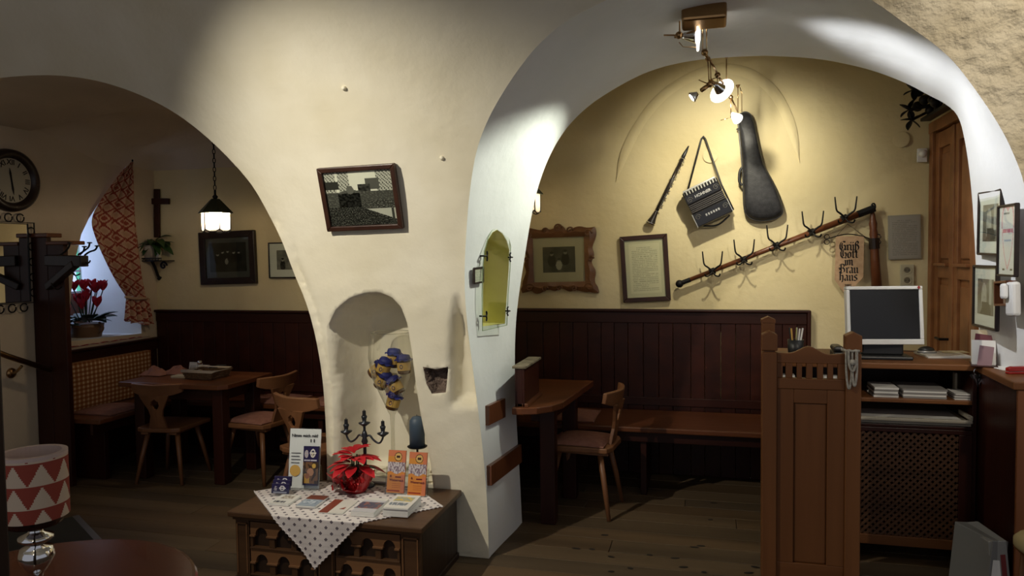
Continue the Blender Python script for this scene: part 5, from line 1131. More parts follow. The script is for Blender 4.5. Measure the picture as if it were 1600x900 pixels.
# orange brochures in an acrylic holder
def orange(u, v):
    c = (.62, .22 + .05 * v, .05)
    if u > .8 or v > .85: c = (.60, .19, .09)
    if .44 < v < .72: c = (.22, .16, .20) if nz(u * 14, v * 16) > .05 else (.55, .50, .52)
    if .44 < v < .47 + .03 * math.sin(u * 9): c = (.62, .24, .05)
    r_ = ((u - .58) / .22) ** 2 + ((v - .85) / .105) ** 2
    if r_ < 1: c = (.05, .025, .02) if r_ > .72 else (.66, .42, .14)
    if r_ < .25 and abs(v - .85) < .03: c = (.05, .025, .02)
    if .36 < v < .39 and .45 < u < .8: c = (.16, .02, .02)
    for y in (.22, .17, .13):
        if abs(v - y) < .006 and .3 < u < .8: c = (.40, .10, .03)
    if abs(v - .05) < .012 and .05 < u < .75: c = (.30, .04, .02)
    return c
for k, (px, py, lab) in enumerate(((617, 772, 'left of the two orange brochure stacks in the holder'), (650, 776, 'right of the two orange brochure stacks in the holder'))):
    t = upright('brochure_stack', lab, 'brochures', px, py, 12, .02, 'orange brochures'); box('brochures', plain('orange_edge', (.40, .12, .05), .6), t, -.048, .048, .006, .222, -.012, .0, .001); printp('cover_print', t, -.048, .048, .006, .222, .0008, orange, 44, 90, PRINTG)
    text('Wasserreich', .0165, plain('dark_red_ink', (.14, .012, .012), .6), t, Matrix.Translation((.004, .070, .0014)) @ Matrix.Rotation(-.03, 4, 'Z'), 'lettering', .0004, sx=.92)
    text('&', .018, plain('dark_red_ink', (.14, .012, .012), .6), t, Matrix.Translation((-.028, .090, .0014)), 'lettering', .0004)
t = upright('brochure_holder', 'clear acrylic holder around the orange brochures', 'holder', 634, 774, 12, .02)
box('back_sheet', ACRYL, t, -.115, .115, 0, .17, -.017, -.015, 0); box('front_sheet', ACRYL, t, -.115, .115, 0, .10, .004, .006, 0); box('foot', ACRYL, t, -.115, .115, -.003, .0, -.06, .006, 0)
for s in (-1, 1): box('side_sheet', ACRYL, t, s * .115 - .001, s * .115 + .001, 0, .14, -.015, .004, 0)
# poinsettia
p = onZ(556, 767, CT); t = thing('poinsettia', 'red poinsettia wrapped in red foil on the chest', 'plant', (p.x, p.y, CT)); FOIL = plain('red_foil', (.42, .008, .012), .18, .25, spec=.8); SILV = plain('silver_foil', (.6, .55, .5), .2, .8)
MB().lathe([(.055, 0), (.062, .03), (.068, .075), (.060, .075)], 22).build('pot', plain('red_pot', (.33, .006, .01), .3), t, smooth=True)
def foil(u, v): a = u * 6.283; r_ = .060 + .05 * v + .018 * math.sin(a * 5 + 1) * v; return (r_ * math.cos(a) - .015 * v, r_ * math.sin(a) - .02 * v, .01 + (.07 + .045 * math.sin(a * 3 + 2)) * v + .012 * math.sin(a * 9) * v)
MB().grid(60, 8, foil).build('foil_wrap', FOIL, t, smooth=False, solid=.0012)
for k in range(5): a = 3.4 + k * .5; o = MB().grid(6, 6, lambda u, v: ((u - .5) * .06, v * .07, .015 * math.sin(u * 6 + v * 5))).build('foil_flap', SILV if k in (1, 2) else FOIL, t); o.matrix_local = leaf_dir((.055 * math.cos(a), .055 * math.sin(a), .045), (math.cos(a) * .6, math.sin(a) * .6, random.uniform(-.2, .8)))
BR = plain('poinsettia_red', (.46, .010, .018), .45); bl = None
for k in range(30):
    a = k * 2.4; tier = k / 30; r_ = .012 + .03 * tier; zz = .165 + .055 * (1 - tier) - .02 * (k % 3); M_ = leaf_dir((r_ * math.cos(a), r_ * math.sin(a), zz), (math.cos(a), math.sin(a), .45 - .7 * tier)) @ Matrix.Scale(.75 + .5 * tier, 4)
    if bl is None: bl = MB().add(*leafmesh(.10, .026, .15)).build('bract', BR, t, smooth=True); bl.matrix_local = M_
    else: inst(bl, 'bract', t, M_)
gl = None
for k in range(12):
    a = k * 2.1 + .5; M_ = leaf_dir((.02 * math.cos(a), .02 * math.sin(a), .12), (math.cos(a), math.sin(a), .1))
    if gl is None: gl = MB().add(*leafmesh(.085, .026, .2)).build('leaf', GREEN, t, smooth=True); gl.matrix_local = M_
    else: inst(gl, 'leaf', t, M_)
for k in range(4): a = k * 1.6; MB().tube([(.01 * math.cos(a), .01 * math.sin(a), .05), (.022 * math.cos(a), .022 * math.sin(a), .19)], .004, 5).build('stem', DGREEN, t)
# candelabrum
YC = 3.575; p = onY(571, 745, YC); c_ = onY(571, 687, YC); t = thing('candelabrum', 'three armed dark pewter candelabrum with black candles behind the poinsettia', 'candelabrum', (p.x, YC, CT)); zc = c_.z - CT
MB().lathe([(.05, 0), (.045, .012), (.015, .03), (.010, .05), (.016, .07), (.009, .09), (.009, zc - .03), (.018, zc - .01), (.012, zc + .01), (.015, zc + .03), (.008, zc + .05)], 18).build('stem', PEWTER, t, smooth=True)
def cup(x, z, nm):
    o = MB().lathe([(.006, z - .02), (.030, z - .002), (.032, z + .002), (.010, z + .006), (.012, z + .022), (.016, z + .034), (.013, z + .04)], 16, (x, 0, 0)).build(nm, PEWTER, t, smooth=True); MB().cyl((x, 0, z + .04), (x, 0, z + .066), .010, .009).build('candle_stub', BLACKP, o); MB().cyl((x, 0, z + .066), (x, 0, z + .074), .0015).build('wick', BLACKP, o)
zm = onY(571, 661, YC).z - CT; zs = onY(540, 674, YC).z - CT; cup(0, zm, 'centre_cup'); MB().cyl((0, 0, zc + .04), (0, 0, zm - .015), .007).build('upper_stem', PEWTER, t)
for s in (-1, 1): MB().tube(smoothline([(0, 0, zc + .01), (s * .03, 0, zc + .03), (s * .05, 0, zc - .0), (s * .085, 0, zc - .02), (s * .105, 0, zs - .03), (s * .107, 0, zs - .01)], 2), .0055, 7).build('arm', PEWTER, t, smooth=True); cup(s * .107, zs, 'side_cup')
# giant goblet with jars in the niche
YG = 3.80; gc = onY(613, 640, YG); gx = gc.x; zt = onY(617, 519, YG).z; z0 = .45; zn = onY(613, 640, YG).z; rr_ = (onY(650, 560, YG).x - onY(583, 560, YG).x) / 2
nb = MB().box(gx - .25, gx + .13, 3.66, 3.93, .425, .45)
t = thing('giant_goblet', 'oversized clear champagne glass filled with jars in the niche', 'glass', (gx, YG, .372)); b0 = .0; H_ = zt - .372; hn = zn - .372
MB().lathe([(.10, 0), (.10, .006), (.03, .016), (.012, .04), (.010, hn - .10), (.014, hn - .03), (.03, hn + .0), (rr_ * .55, hn + (H_ - hn) * .22), (rr_ * .85, hn + (H_ - hn) * .42), (rr_, hn + (H_ - hn) * .68), (rr_ * .97, hn + (H_ - hn) * .85), (rr_ * .86, H_)], 32, cap=False).build('glass_bowl', GOBLET, t, smooth=True)
MB().tube([(rr_ * .86 * math.cos(k / 32 * 6.283), rr_ * .86 * math.sin(k / 32 * 6.283), H_) for k in range(32)], .0025, 5, True).build('rim', GOBLET, t)
HON = plain('honey', (.07, .028, .008), .15); LBL = plain('label_yellow', (.56, .36, .09), .6); BLU = plain('blue_cloth', (.012, .018, .16), .6)
for k, (px, py, tilt, ax, lab) in enumerate(((600, 572, .35, 'left tilted jar near the glass rim'), (632, 567, -.05, 'upright jar at the upper right'), (599, 593, .5, 'jar lying at the left below the tilted one'), (617, 602, .55, 'jar in the middle'), (606, 615, -.3, 'small dark jar low on the left'), (616, 630, .35, 'lowest jar at the neck'), (614, 560, .1, 'jar at the back'))) if False else enumerate(
        ((600, 574, .35, 0, 'left tilted jar near the top of the glass'), (631, 570, -.05, 0, 'most upright jar, at the upper right in the glass'), (598, 594, .55, 0, 'jar lying at the left below the tilted one'), (618, 603, -.5, 0, 'jar in the middle right of the glass'), (615, 626, .3, 0, 'lowest jar at the neck of the glass'), (615, 560, .1, .04, 'blue capped jar at the back of the glass'), (590, 578, .9, .04, 'jar pressed against the left side of the glass'))):
    p = onY(px, py, YG - .01 + ax); t = thing('preserve_jar', lab, 'jar', M=Matrix.Translation(p) @ Matrix.Rotation(tilt, 4, 'Y') @ Matrix.Scale(1.12, 4), group='jars in the giant glass')
    MB().lathe([(.026, -.045), (.032, -.040), (.033, .0), (.031, .022), (.026, .028)], 18).build('jar_body', HON, t, smooth=True); MB().lathe([(.0338, -.026), (.0338, .014)], 18, cap=False).build('label_band', LBL, t, smooth=True)
    MB().lathe([(.026, .028), (.034, .026), (.036, .034), (.030, .048), (.012, .052)], 18).build('cloth_cap', BLU, t, smooth=True)
    vs = [];  MB().grid(24, 3, lambda u, v: ((.034 + .012 * v) * math.cos(u * 6.283), (.034 + .012 * v) * math.sin(u * 6.283), .030 - .006 * v + .005 * math.sin(u * 50) * v)).build('cloth_frill', BLU, t)
    printp('label_emblem', t, -.011, .011, -.020, .008, -.0345 if False else 0, lambda u, v: (.05, .04, .10) if (u - .5) ** 2 + (v - .5) ** 2 < .16 and (u - .5) ** 2 + (v - .5) ** 2 > .05 else (.56, .36, .09), 10, 10).matrix_local = Matrix.Translation((0, -.0345, -.0)) @ Matrix.Rotation(R(90), 4, 'X')
# blue candle on iron holder
YK = 3.72; p = onY(652, 697, YK); t = thing('pillar_candle', 'thick blue grey pillar candle in the niche', 'candle', p); BLC = plain('blue_wax', (.055, .085, .125), .5); hh_ = onY(652, 650, YK).z - p.z; r_ = .042
MB().lathe([(r_, 0), (r_, hh_ * .72), (r_ * .95, hh_ * .86), (r_ * .6, hh_ * .97), (r_ * .25, hh_)], 22).build('wax', BLC, t, smooth=True); MB().cyl((0, 0, hh_), (0, 0, hh_ + .008), .0015).build('wick', BLACKP, t)
t = thing('candle_holder', 'iron spike holder under the blue candle', 'candle holder', (p.x, p.y, CZ + .012)); h2 = p.z - CZ - .012
MB().lathe([(.05, 0), (.045, .01), (.006, .016), (.006, h2 - .012), (.05, h2 - .006), (.056, h2), (.05, h2 - .001)], 16).build('stand', IRON, t, smooth=True)
# booklet behind the plant
flat('booklet', 'white booklet lying behind the poinsettia', 'booklet', 590, 750, CT, .15, .09, .008, .05, PAPER)
# niche floor slab keeps these standing
tag(MB().box(-2.0, -1.30, 3.66, 3.97, CZ - .03, CZ + .011).build('trim_4', PL_PIER), 'plaster floor of the pier niche', kind='structure')
# ================================================================== FOREGROUND LEFT
q1 = onZ(368, 885, .74); q2 = onZ(205, 843, .74); ctr = Vector((q2.x + .03, q2.y - .39, 0))
print('round table', q1, q2, ctr)
t = thing('round_table', 'round glossy red brown wooden table in the left foreground', 'table', (ctr.x, ctr.y, 0)); rt = .40
MB().lathe([(rt - .02, .705), (rt, .715), (rt + .002, .728), (rt - .004, .738), (rt - .012, .74)], 64).build('table_top', wood('round_top_wood', (.115, .030, .014), (.16, .045, .02), 'X', 5, .22, .5, .3), t, smooth=False)
MB().lathe([(.20, 0), (.19, .02), (.05, .06), (.04, .4), (.05, .66), (.15, .705)], 24).build('pedestal', darkwood('Z'), t, smooth=True)
lc = onZ(62, 985, .74); t = thing('candle_lamp', 'chrome candle lamp with red and cream triangle patterned shade', 'lamp', (lc.x, lc.y, .741)); s = lc.copy(); fw_ = (s - CAM).dot(fwd); zof = lambda py: CAM.z + 0 * py
def zz(py): return onY(62, py, lc.y).z - .741
MB().lathe([(.055, 0), (.05, .012), (.02, .02), (.012, .04), (.012, zz(896)), (.02, zz(892)), (.038, zz(870)), (.033, zz(856)), (.014, zz(852)), (.036, zz(842)), (.036, zz(838)), (.016, zz(832)), (.014, zz(826)), (.02, zz(822))], 28).build('base', CHROME, t, smooth=True)
MB().lathe([(.012, zz(824)), (.056, zz(818)), (.058, zz(797)), (.054, zz(797))], 28).build('shade_cup', plain('dark_chrome', (.10, .06, .05), .15, .9), t, smooth=True)
zb, zt_ = zz(806), zz(712)
def tri(u, v):
    k = (u * 8.0 + .15) % 1; r_ = (v * 2.75 + .35) % 1
    return (.62, .50, .38) if abs(k - .5) * 2 < 1 - r_ * 1.05 else (.30, .065, .045)
rs_ = (onY(100, 760, lc.y).x - onY(20, 760, lc.y).x) / 2 * .96
MB().grid(160, 60, lambda u, v: (rs_ * math.cos(u * 6.2832), rs_ * math.sin(u * 6.2832), zb + (zt_ - zb) * v), tri).build('shade', PRINT, t, smooth=True)
MB().lathe([(rs_, zt_), (rs_, zt_ + .008), (rs_ - .012, zt_ + .008), (rs_ - .012, zb + .01)], 40, cap=False).build('shade_lining', plain('pink_wax', (.55, .42, .38), .5), t, smooth=False)
# dark post at the left edge
b = onY(20, 880, .90); t = thing('dark_post', 'near black wooden post at the left edge of the picture', 'post', (b.x - .054, .80, 0))
box('post', BLK, t, -.10, .05, .0, .10, 0, 2.3, .004); box('bead', BLK, t, .05, .054, .02, .05, 0, 2.3, .001)
# ================================================================== GATE, DESK AND COUNTER ON THE RIGHT
YGt = 3.62; PZ, PX = pine('Z'), pine('X'); gx0 = onY(1190, 600, YGt).x; gx1 = onY(1344, 600, YGt).x; zl = onY(1200, 516, YGt).z; print('gate', gx0, gx1, zl)
pw = .066; t = thing('swing_gate', 'waist high pine swing gate with panelled front and slotted top', 'gate', ((gx0 + gx1) / 2, YGt, 0))
for x0 in (gx0, gx1 - pw):
    o = box('post', PZ, t, x0, x0 + pw, YGt - .03, YGt + .03, .0, zl - .10, .004, True); box('neck', PZ, o, x0 + .008, x0 + pw - .008, YGt - .022, YGt + .022, zl - .10, zl - .092, 0, True)
    MB().prism([(x0 - .002, zl - .092), (x0 + pw + .002, zl - .092), (x0 + pw + .002, zl - .018), (x0 + pw / 2, zl), (x0 - .002, zl - .018)], YGt - .033, YGt + .033, lambda x, y, d: (x, d, y)).build('post_cap', PZ, o, bevel=.004, world=True)
ia, ib = gx0 + pw, gx1 - pw; zr = zl - .115; prof = []
for k in range(25): u = k / 24; prof.append((ia + (ib - ia) * u, zr + .055 * math.exp(-((u - .48) / .20) ** 2) ** 1 + .012 * math.cos(u * 6.28)))
slots_z0, slots_z1 = zr - .105, zr - .035
MB().prism(prof[::-1] + [(ia, slots_z1), (ib, slots_z1)], YGt - .014, YGt + .014, lambda x, y, d: (x, d, y)).build('top_rail', PX, t, bevel=.003, world=True)
sl = [0, .09, .135, .235, .30, .375, .44, .53, .60, .685, .75, .83, .90, 1.0]
for k in range(0, 14, 2): box('slat', PZ, t, ia + (ib - ia) * sl[k], ia + (ib - ia) * sl[k + 1], YGt - .014, YGt + .014, slots_z0, slots_z1, .002, True)
box('middle_rail', PX, t, ia, ib, YGt - .02, YGt + .02, slots_z0 - .05, slots_z0, .004, True)
for x0, x1 in ((ia, ia + .075), (ib - .075, ib)): box('stile', PZ, t, x0, x1, YGt - .016, YGt + .016, .14, slots_z0 - .05, .003, True)
box('panel_rail', PX, t, ia + .075, ib - .075, YGt - .016, YGt + .016, slots_z0 - .115, slots_z0 - .05, .003, True); box('panel', PZ, t, ia + .075, ib - .075, YGt - .008, YGt + .008, .14, slots_z0 - .115, .008, True); box('bottom_rail', PX, t, ia, ib, YGt - .016, YGt + .016, .03, .14, .003, True)
hx = onY(1200, 520, YGt + .13).x; t = thing('hinge_post', 'second pine post just behind the gate', 'post', (hx, YGt + .13, 0)); zh = onY(1200, 494, YGt + .13).z; box('post', PZ, t, -.03, .03, -.03, .03, 0, zh - .03, .004); MB().prism([(-.032, zh - .03), (.032, zh - .03), (.032, zh - .015), (0, zh), (-.032, zh - .015)], -.032, .032, lambda x, y, d: (x, d, y)).build('post_cap', PZ, t)
# rope
pr = onY(1331, 548, YGt - .04); t = thing('rope_loop', 'white cotton rope looped over the gate post', 'rope', pr); ROPE = mottled('cotton_rope', (.30, .28, .24), (.48, .45, .40), 80, .95, .6, 200, .004)
for k, (dx, ln, w_) in enumerate(((-.012, .19, .012), (.010, .175, .010), (.0, .10, .016))):
    MB().tube(smoothline([(dx - w_, -.002 - .006 * k, 0), (dx - w_, -.006 - .006 * k, -ln * .6), (dx, -.008 - .006 * k, -ln), (dx + w_, -.006 - .006 * k, -ln * .6), (dx + w_, -.002 - .006 * k, 0)], 3), .0055, 7).build('strand', ROPE, t, smooth=True)
MB().tube([(.036 * math.cos(k / 16 * 6.283) + .002, .035 + .045 * math.sin(k / 16 * 6.283), .002 * math.sin(k * 3)) for k in range(17)], .006, 7, True).build('loop', ROPE, t, smooth=True); MB().ball((.0, -.018, -.05), .014).build('knot', ROPE, t, smooth=True)
# desk cabinet
YD = 4.06; DZ = onY(1430, 568, YD).z; dx0, dx1 = onY(1210, 600, YD).x, onY(1527, 600, YD).x; print('desk', dx0, dx1, DZ); YDb = 4.60; DW, DWX = darkwood('Z'), pine('X')
t = thing('service_desk', 'dark wooden service desk with open shelf and lattice front', 'desk', ((dx0 + dx1) / 2, 4.3, 0))
box('desk_top', DWX, t, dx0, dx1 + .0, YD - .01, YDb, DZ - .03, DZ, .005, True); zs1 = onY(1430, 624, YD).z; zs2 = onY(1430, 655, YD).z; zla, zlb = onY(1430, 676, YD).z, onY(1430, 848, YD).z
box('side_panel', DW, t, dx0, dx0 + .02, YD, YDb, 0, DZ - .03, .002, True); box('side_panel', DW, t, dx1 - .02, dx1, YD, YDb, 0, DZ - .03, .002, True); box('back_panel', DW, t, dx0 + .02, dx1 - .02, YDb - .015, YDb, 0, DZ - .03, .002, True)
box('shelf', DWX, t, dx0 + .02, dx1 - .02, YD, YDb - .015, zs1 - .02, zs1, .003, True); box('lower_board', DW, t, dx0 + .02, dx1 - .02, YD + .0, YDb - .015, zs2 - .045, zs2 - .03, .003, True)
xd0 = onY(1345, 700, YD).x - .02; xd1 = dx1 - .02
fr = box('door_rail', DW, t, xd0, xd1, YD - .012, YD + .008, zla, zs2 - .045, .003, True); box('door_rail', pine('X'), t, xd0, xd1, YD - .012, YD + .008, zlb - .02, zlb + .03, .003, True); box('door_stile', DW, t, xd1 - .06, xd1, YD - .012, YD + .008, zlb + .03, zla, .003, True); box('door_stile', DW, t, dx0 + .02, xd0, YD - .012, YD + .008, .1, zs2 - .045, .003, True)
m = MB(); xa, xb, za, zb_ = xd0, xd1 - .06, zlb + .03, zla; step = .034; wv, hv = xb - xa, zb_ - za
for sgn in (1, -1):
    k = -hv
    while k < wv:
        pts_ = []
        s0 = max(0, -k); s1 = min(hv, wv - k)
        if s1 > s0 + .005:
            A = (xa + k + s0, za + s0) if sgn > 0 else (xb - k - s0, za + s0); B = (xa + k + s1, za + s1) if sgn > 0 else (xb - k - s1, za + s1)
            m.bar((A[0], YD - (.004 if sgn > 0 else 0), A[1]), (B[0], YD - (.004 if sgn > 0 else 0), B[1]), .006, .011, (0, 1, 0)) if False else m.bar((A[0], YD - (.005 if sgn > 0 else 0), A[1]), (B[0], YD - (.005 if sgn > 0 else 0), B[1]), .012, .005, (0, 1, 0))
        k += step
tag(m.build('lattice', wood('lattice_wood', (.06, .026, .011), (.10, .044, .018), 'X', 8, .5), t, world=True), 'diagonal wooden lattice', kind='stuff')
# keyboard tray
t = thing('keyboard_tray', 'cream pull-out keyboard tray under the desk shelf', 'tray', (1.0, YD, zs2)); x0 = onY(1345, 650, YD).x - .03; x1 = dx1 - .025; CRT = plain('ivory_plastic', (.40, .36, .28), .5)
box('tray_front', CRT, t, x0, x1, YD - .03, YD - .005, zs2 - .008, zs2 + .008, .004, True); box('tray_floor', CRT, t, x0, x1, YD - .005, YDb - .05, zs2 - .026, zs2 - .006, .002, True); box('tray_side', CRT, t, x1 - .012, x1, YD - .03, YD + .15, zs2 + .008, zs2 + .03, .002, True); box('sheet', PAPER, t, x0 + .03, x1 - .03, YD + .02, YD + .25, zs2 - .0058, zs2 - .003, 0, True)
# monitor
YM = 4.22; cs = [onY(*p, YM) for p in ((1317, 448), (1440, 447), (1448, 538), (1321, 538))]; c = sum(cs, Vector()) / 4; ww = ((cs[1] - cs[0]).length + (cs[2] - cs[3]).length) / 2; hh_ = ((cs[0] - cs[3]).length + (cs[1] - cs[2]).length) / 2
t = thing('monitor', 'white framed flat computer monitor on the service desk', 'monitor', M=Matrix.Translation(c) @ Matrix.Rotation(.16, 4, 'Z') @ Matrix.Rotation(R(84), 4, 'X')); a, b = ww / 2, hh_ / 2; fr_ = .022
for x0, x1, y0, y1 in ((-a, a, b - fr_ * .8, b), (-a, a, -b, -b + fr_ * 1.3), (-a, -a + fr_ * .8, -b + fr_ * 1.3, b - fr_ * .8), (a - fr_ * .8, a, -b + fr_ * 1.3, b - fr_ * .8)): box('bezel', WHITEP, t, x0, x1, y0, y1, -.02, .02, .004)
box('screen', plain('dark_screen', (.012, .012, .013), .25), t, -a + fr_ * .7, a - fr_ * .7, -b + fr_, b - fr_ * .7, -.018, .012, 0); box('back_shell', WHITEP, t, -a * .9, a * .9, -b * .9, b * .9, -.06, -.02, .01); MB().prism([(0, -.008), (.008, .002), (0, .012), (-.008, .002)], .02, .023).build('sticker', plain('red_sticker', (.30, .01, .01), .5), t, M=Matrix.Translation((a - .02, b - .01, 0)))
p = c.copy(); t2 = thing('monitor_stand', 'black monitor stand base on the desk', 'stand', (c.x, YM + .03, DZ)); box('base', BLACKP, t2, -.13, .13, -.09, .09, 0, .018, .006); box('neck', BLACKP, t2, -.10, .10, -.02, .05, .018, c.z - b * .55 - DZ, .008)
# mouse, papers, phone, pens
flat('paper_sheaf', 'loose white papers under the computer mouse', 'papers', 1473, 556, DZ, .22, .20, .010, .1, PAPER, textpage((.62, .60, .56), .12, 20, 1, 6)); flat('envelope', 'cream envelope lying on the papers right of the mouse', 'envelope', 1490, 550, DZ + .0115, .13, .08, .003, .15, CREAMP)
p = onZ(1448, 551, DZ + .011); t = thing('computer_mouse', 'silver and black computer mouse on the desk papers', 'mouse', (p.x, p.y, DZ + .0118), .2)
MB().lathe([(.040, 0), (.042, .008), (.036, .012)], 24, M=Matrix.Diagonal((1.25, .75, 1, 1))).build('silver_base', plain('silver_plastic', (.35, .35, .36), .3, .5), t, smooth=True); MB().ball((-.003, 0, .012), .036, (1.2, .72, .62), 20, 10).build('black_shell', BLACKP, t, smooth=True); MB().tube(smoothline([(-.045, 0, .008), (-.08, .02, .004), (-.12, .06, .004)]), .002, 5).build('cable', BLACKP, t)
p = onZ(1233, 548, DZ); t = thing('pen_holder', 'black pen cup behind the gate', 'pen cup', (p.x, YD + .10, DZ)); MB().lathe([(.038, 0), (.042, .10), (.038, .10), (.035, .006)], 20).build('cup', BLACKP, t, smooth=True)
for k in range(5):
    a = k * 1.3; o = MB().cyl((0, 0, 0), (.0, 0, .155), .0045).build('pen', (WHITEP, CHROME, BLACKP, GOLD, WHITEP)[k]); o.location = (p.x + .012 * math.cos(a), YD + .10 + .012 * math.sin(a), DZ + .008); o.rotation_euler = (-.15 * math.sin(a), .15 * math.cos(a), 0)
    tag(o, ('white pen leaning in the black cup', 'silver pen leaning in the black cup', 'black pen leaning in the black cup', 'gold coloured pen leaning in the black cup', 'second white pen leaning in the black cup')[k], 'pen', 'pens in the cup')
p = onZ(1303, 552, DZ); t = thing('desk_phone', 'black desk telephone with coiled cord left of the monitor', 'telephone', (p.x, YD + .07, DZ)); box('body', BLACKP, t, -.05, .06, -.05, .09, 0, .045, .008); box('handset', BLACKP, t, -.05, .0, -.045, .085, .046, .075, .012)
MB().tube([(-.07 + .12 * k / 90, -.07 + .010 * math.cos(k * .7), .012 + .010 * math.sin(k * .7)) for k in range(91)], .0028, 5).build('coiled_cord', BLACKP, t)
for px, w_, lab in ((1226, .05, 'white note pads on the desk shelf seen through the left gate slots'), (1298, .035, 'white note pads on the desk shelf seen through the right gate slots')):
    p = onY(px, 570, YD + .04); q = thing('note_pad', lab, 'note pad', (p.x, YD + .05, zs1), 0, 'note pads behind the gate'); box('sheets', PAPER, q, -w_, w_, -.03, .03, 0, .10, .001); box('backing', CREAMP, q, -w_, w_, .03, .033, 0, .102, 0)
# shelf contents
for k, (px, w_, d_, h_, lab) in enumerate(((1385, .11, .18, .050, 'stack of white receipt pads on the desk shelf'), (1445, .20, .22, .048, 'wider stack of magazines and folders on the desk shelf'), (1508, .09, .15, .030, 'small pile of cards at the right end of the desk shelf'))):
    p = onY(px, 615, YD + .03); t = thing('paper_stack', lab, 'papers', (p.x, YD + .03 + d_ / 2, zs1), 0, 'paper stacks on the desk shelf')
    for j in range(5): box('layer', PAPER if (j + k) % 2 == 0 else plain('grey_paper', (.24, .23, .22), .8), t, -w_ / 2 + random.uniform(-.004, .004), w_ / 2 + random.uniform(-.004, .004), -d_ / 2, d_ / 2, h_ * j / 5, h_ * (j + 1) / 5 - .001, 0)
for k, (px, mat_, lab, w_, h_) in enumerate(((1500, CREAMP, 'cream box standing at the back of the desk shelf', .03, .10), (1513, plain('dim_yellow_box', (.28, .22, .10), .7), 'yellowish box standing right of the cream one', .035, .09))):
    p = onY(px, 600, YD + .25); t = thing('small_box', lab, 'box', (p.x, YD + .25, zs1)); box('carton', mat_, t, -w_, w_, -.02, .02, 0, h_, .002); box('flap', mat_, t, -w_, w_, -.021, .021, h_, h_ + .003, .001)
# counter ledge at the right jamb
KZ = DZ; kx = 1.275
t = thing('side_counter', 'dark wooden counter ledge in front of the white jamb', 'counter', (1.35, 3.8, 0)); poly = [(dx1 + .003, YB - .03), (kx, 3.56), (1.95, 3.56), (1.95, 3.62), (1.44, 3.63), (1.355, YB - .03)]
MB().prism(poly, KZ - .035, KZ).build('counter_top', pine('Y'), t, bevel=.005, world=True)
MB().prism([(dx1 + .012, YB - .04), (kx + .02, 3.585), (kx + .045, 3.585), (dx1 + .037, YB - .04)], 0, KZ - .035).build('side_panel', DW, t, world=True); FRP = wood('lit_orange_front', (.20, .07, .025), (.30, .115, .045), 'Z', 7, .4)  # front boards in brighter orange: the light on them is put into the colour
for k in range(5): x0 = kx + .022 + k * .13; box('front_board', FRP, t, x0, x0 + .128, 3.57, 3.59, .05, KZ - .035, .003, True)
box('plinth', DW, t, kx + .03, 1.93, 3.575, 3.62, 0, .05, .002, True)
# leaflets in a holder, keys, red stapler, paper, intercom
p = onZ(1528, 566, KZ); t = thing('leaflet_holder', 'small rack of upright cards and envelopes beside the jamb', 'leaflets', (1.315, 4.03, KZ + .001), -.25)
for k, (y, w_, h_, mt) in enumerate(((.06, .10, .17, CREAMP), (.03, .10, .15, plain('dark_red_card', (.12, .02, .03), .6)), (.0, .10, .125, PAPER), (-.03, .06, .10, plain('mauve_card', (.25, .15, .17), .7)))):
    M_ = Matrix.Translation((0, y, 0)) @ Matrix.Rotation(R(-14), 4, 'X') @ Matrix.Rotation(.12 * (k % 2), 4, 'Y'); MB().box(-w_ / 2, w_ / 2, -.004, .004, 0, h_).build('card', mt, t, M=M_)
box('rack_base', DW, t, -.055, .055, -.06, .09, 0, .006, .001)
p = Vector((dx1 - .005, YD - .022, DZ - .02)); t = thing('key_bunch', 'bunch of keys hanging at the desk corner', 'keys', p)
MB().tube([(.018 * math.cos(k / 12 * 6.283), 0, -.01 + .018 * math.sin(k / 12 * 6.283)) for k in range(12)], .002, 5, True).build('ring', CHROME, t)
for k in range(6): a = (k - 2.5) * .22; MB().prism([(-.008, 0), (.008, 0), (.008, -.018), (.003, -.022), (.003, -.06), (-.003, -.06), (-.003, -.022), (-.008, -.018)], -.001, .001, lambda x, y, d: (x, d, y)).build('key', CHROME if k % 2 else IRON, t, M=Matrix.Translation((.012 * (k - 2.5), -.003 * (k % 3), -.024)) @ Matrix.Rotation(a, 4, 'Y'))
p = onZ(1590, 584, KZ); t = thing('stapler', 'red stapler lying on the counter ledge', 'stapler', (p.x, p.y, KZ), .3); REDP = plain('red_plastic', (.30, .012, .010), .25); box('base', REDP, t, -.05, .05, -.014, .014, 0, .010, .004); MB().prism([(-.05, .012), (.05, .012), (.05, .024), (.03, .034), (-.03, .034), (-.05, .028)], -.013, .013, lambda x, y, d: (x, d, y)).build('arm', REDP, t, bevel=.004)
flat('note_paper', 'white note paper on the counter ledge beside the stapler', 'paper', 1566, 576, KZ, .06, .13, .004, .15, PAPER)
M_, w_, h_ = jframe(((1568, 440), (1588, 440), (1588, 476), (1570, 478)), jx); t = thing('wooden_box', 'small open wooden box on the jamb beside the intercom', 'box', M=M_)
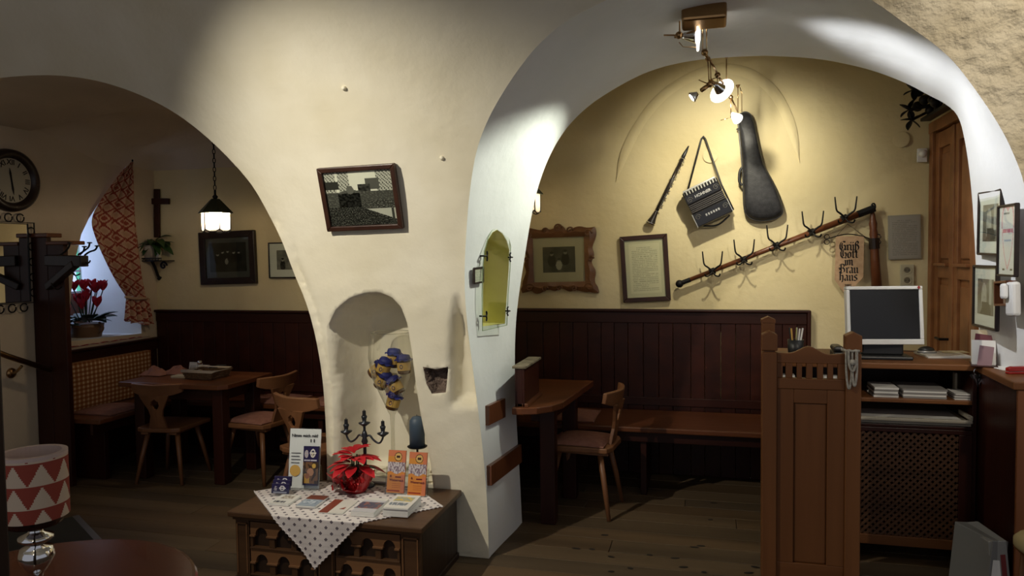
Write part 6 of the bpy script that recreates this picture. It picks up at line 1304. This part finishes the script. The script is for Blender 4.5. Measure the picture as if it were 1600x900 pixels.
for x0, x1, y0, y1 in ((-w_ / 2, w_ / 2, h_ / 2 - .01, h_ / 2), (-w_ / 2, w_ / 2, -h_ / 2, -h_ / 2 + .01), (-w_ / 2, -w_ / 2 + .01, -h_ / 2 + .01, h_ / 2 - .01), (w_ / 2 - .01, w_ / 2, -h_ / 2 + .01, h_ / 2 - .01)): box('side', midwood('Y'), t, x0, x1, y0, y1, -.01, .03, .001)
box('back', plain('box_back', (.22, .15, .09), .7), t, -w_ / 2, w_ / 2, -h_ / 2, h_ / 2, -.012, -.006, 0)
M_, w_, h_ = jframe(((1586, 441), (1599, 440), (1600, 494), (1587, 494)), jx); t = thing('intercom', 'white intercom handset on the white jamb', 'intercom', M=M_); box('base', WHITEP, t, -w_ / 2, w_ / 2, -h_ / 2, h_ / 2, -.005, .03, .012); box('handset', WHITEP, t, -w_ * .4, w_ * .1, -.0, h_ * .46, .03, .055, .012)
# file boxes on the floor, stool
FB = plain('grey_file', (.17, .17, .165), .6)
for k, (px, lab, rz, col_) in enumerate(((1526, 'left grey file box leaning by the desk', .35, FB), (1553, 'right grey file box with blue stripe by the counter', .15, plain('pale_file', (.24, .24, .23), .6)))):
    p = onZ(px, 948, 0); zt2 = .325; t = thing('file_box', lab, 'file box', M=Matrix.Translation((p.x, p.y + .05, 0)) @ Matrix.Rotation(rz, 4, 'Z') @ Matrix.Rotation(R(6 * (1 - 2 * k)), 4, 'Y'), group='file boxes on the floor')
    box('case', col_, t, -.038, .038, -.12, .12, .004, zt2, .004); box('spine_strip', plain('blue_strip', (.02, .03, .10), .5) if k == 0 else plain('red_strip', (.16, .02, .02), .5), t, .006, .026, -.1215, -.12, .05, zt2 - .06, 0); box('label', PAPER, t, -.026, .0, -.1215, -.12, .12, .24, 0)
p = onZ(1640, 856, .46); t = thing('stool', 'low stool with cream cushion at the right edge', 'stool', (p.x, p.y, 0)); MB().lathe([(.10, .44), (.115, .455), (.115, .48), (.10, .495), (.05, .50)], 24).build('cushion', plain('cream_cushion', (.45, .36, .18), .9), t, smooth=True)
box('seat_board', pine('X'), t, -.09, .09, -.09, .09, .42, .44, .006)
for sx in (-1, 1):
    for sy in (-1, 1): MB().cyl((sx * .06, sy * .06, .425), (sx * .085, sy * .085, 0), .013, .010, 8).build('leg', pine('Z'), t, smooth=True)
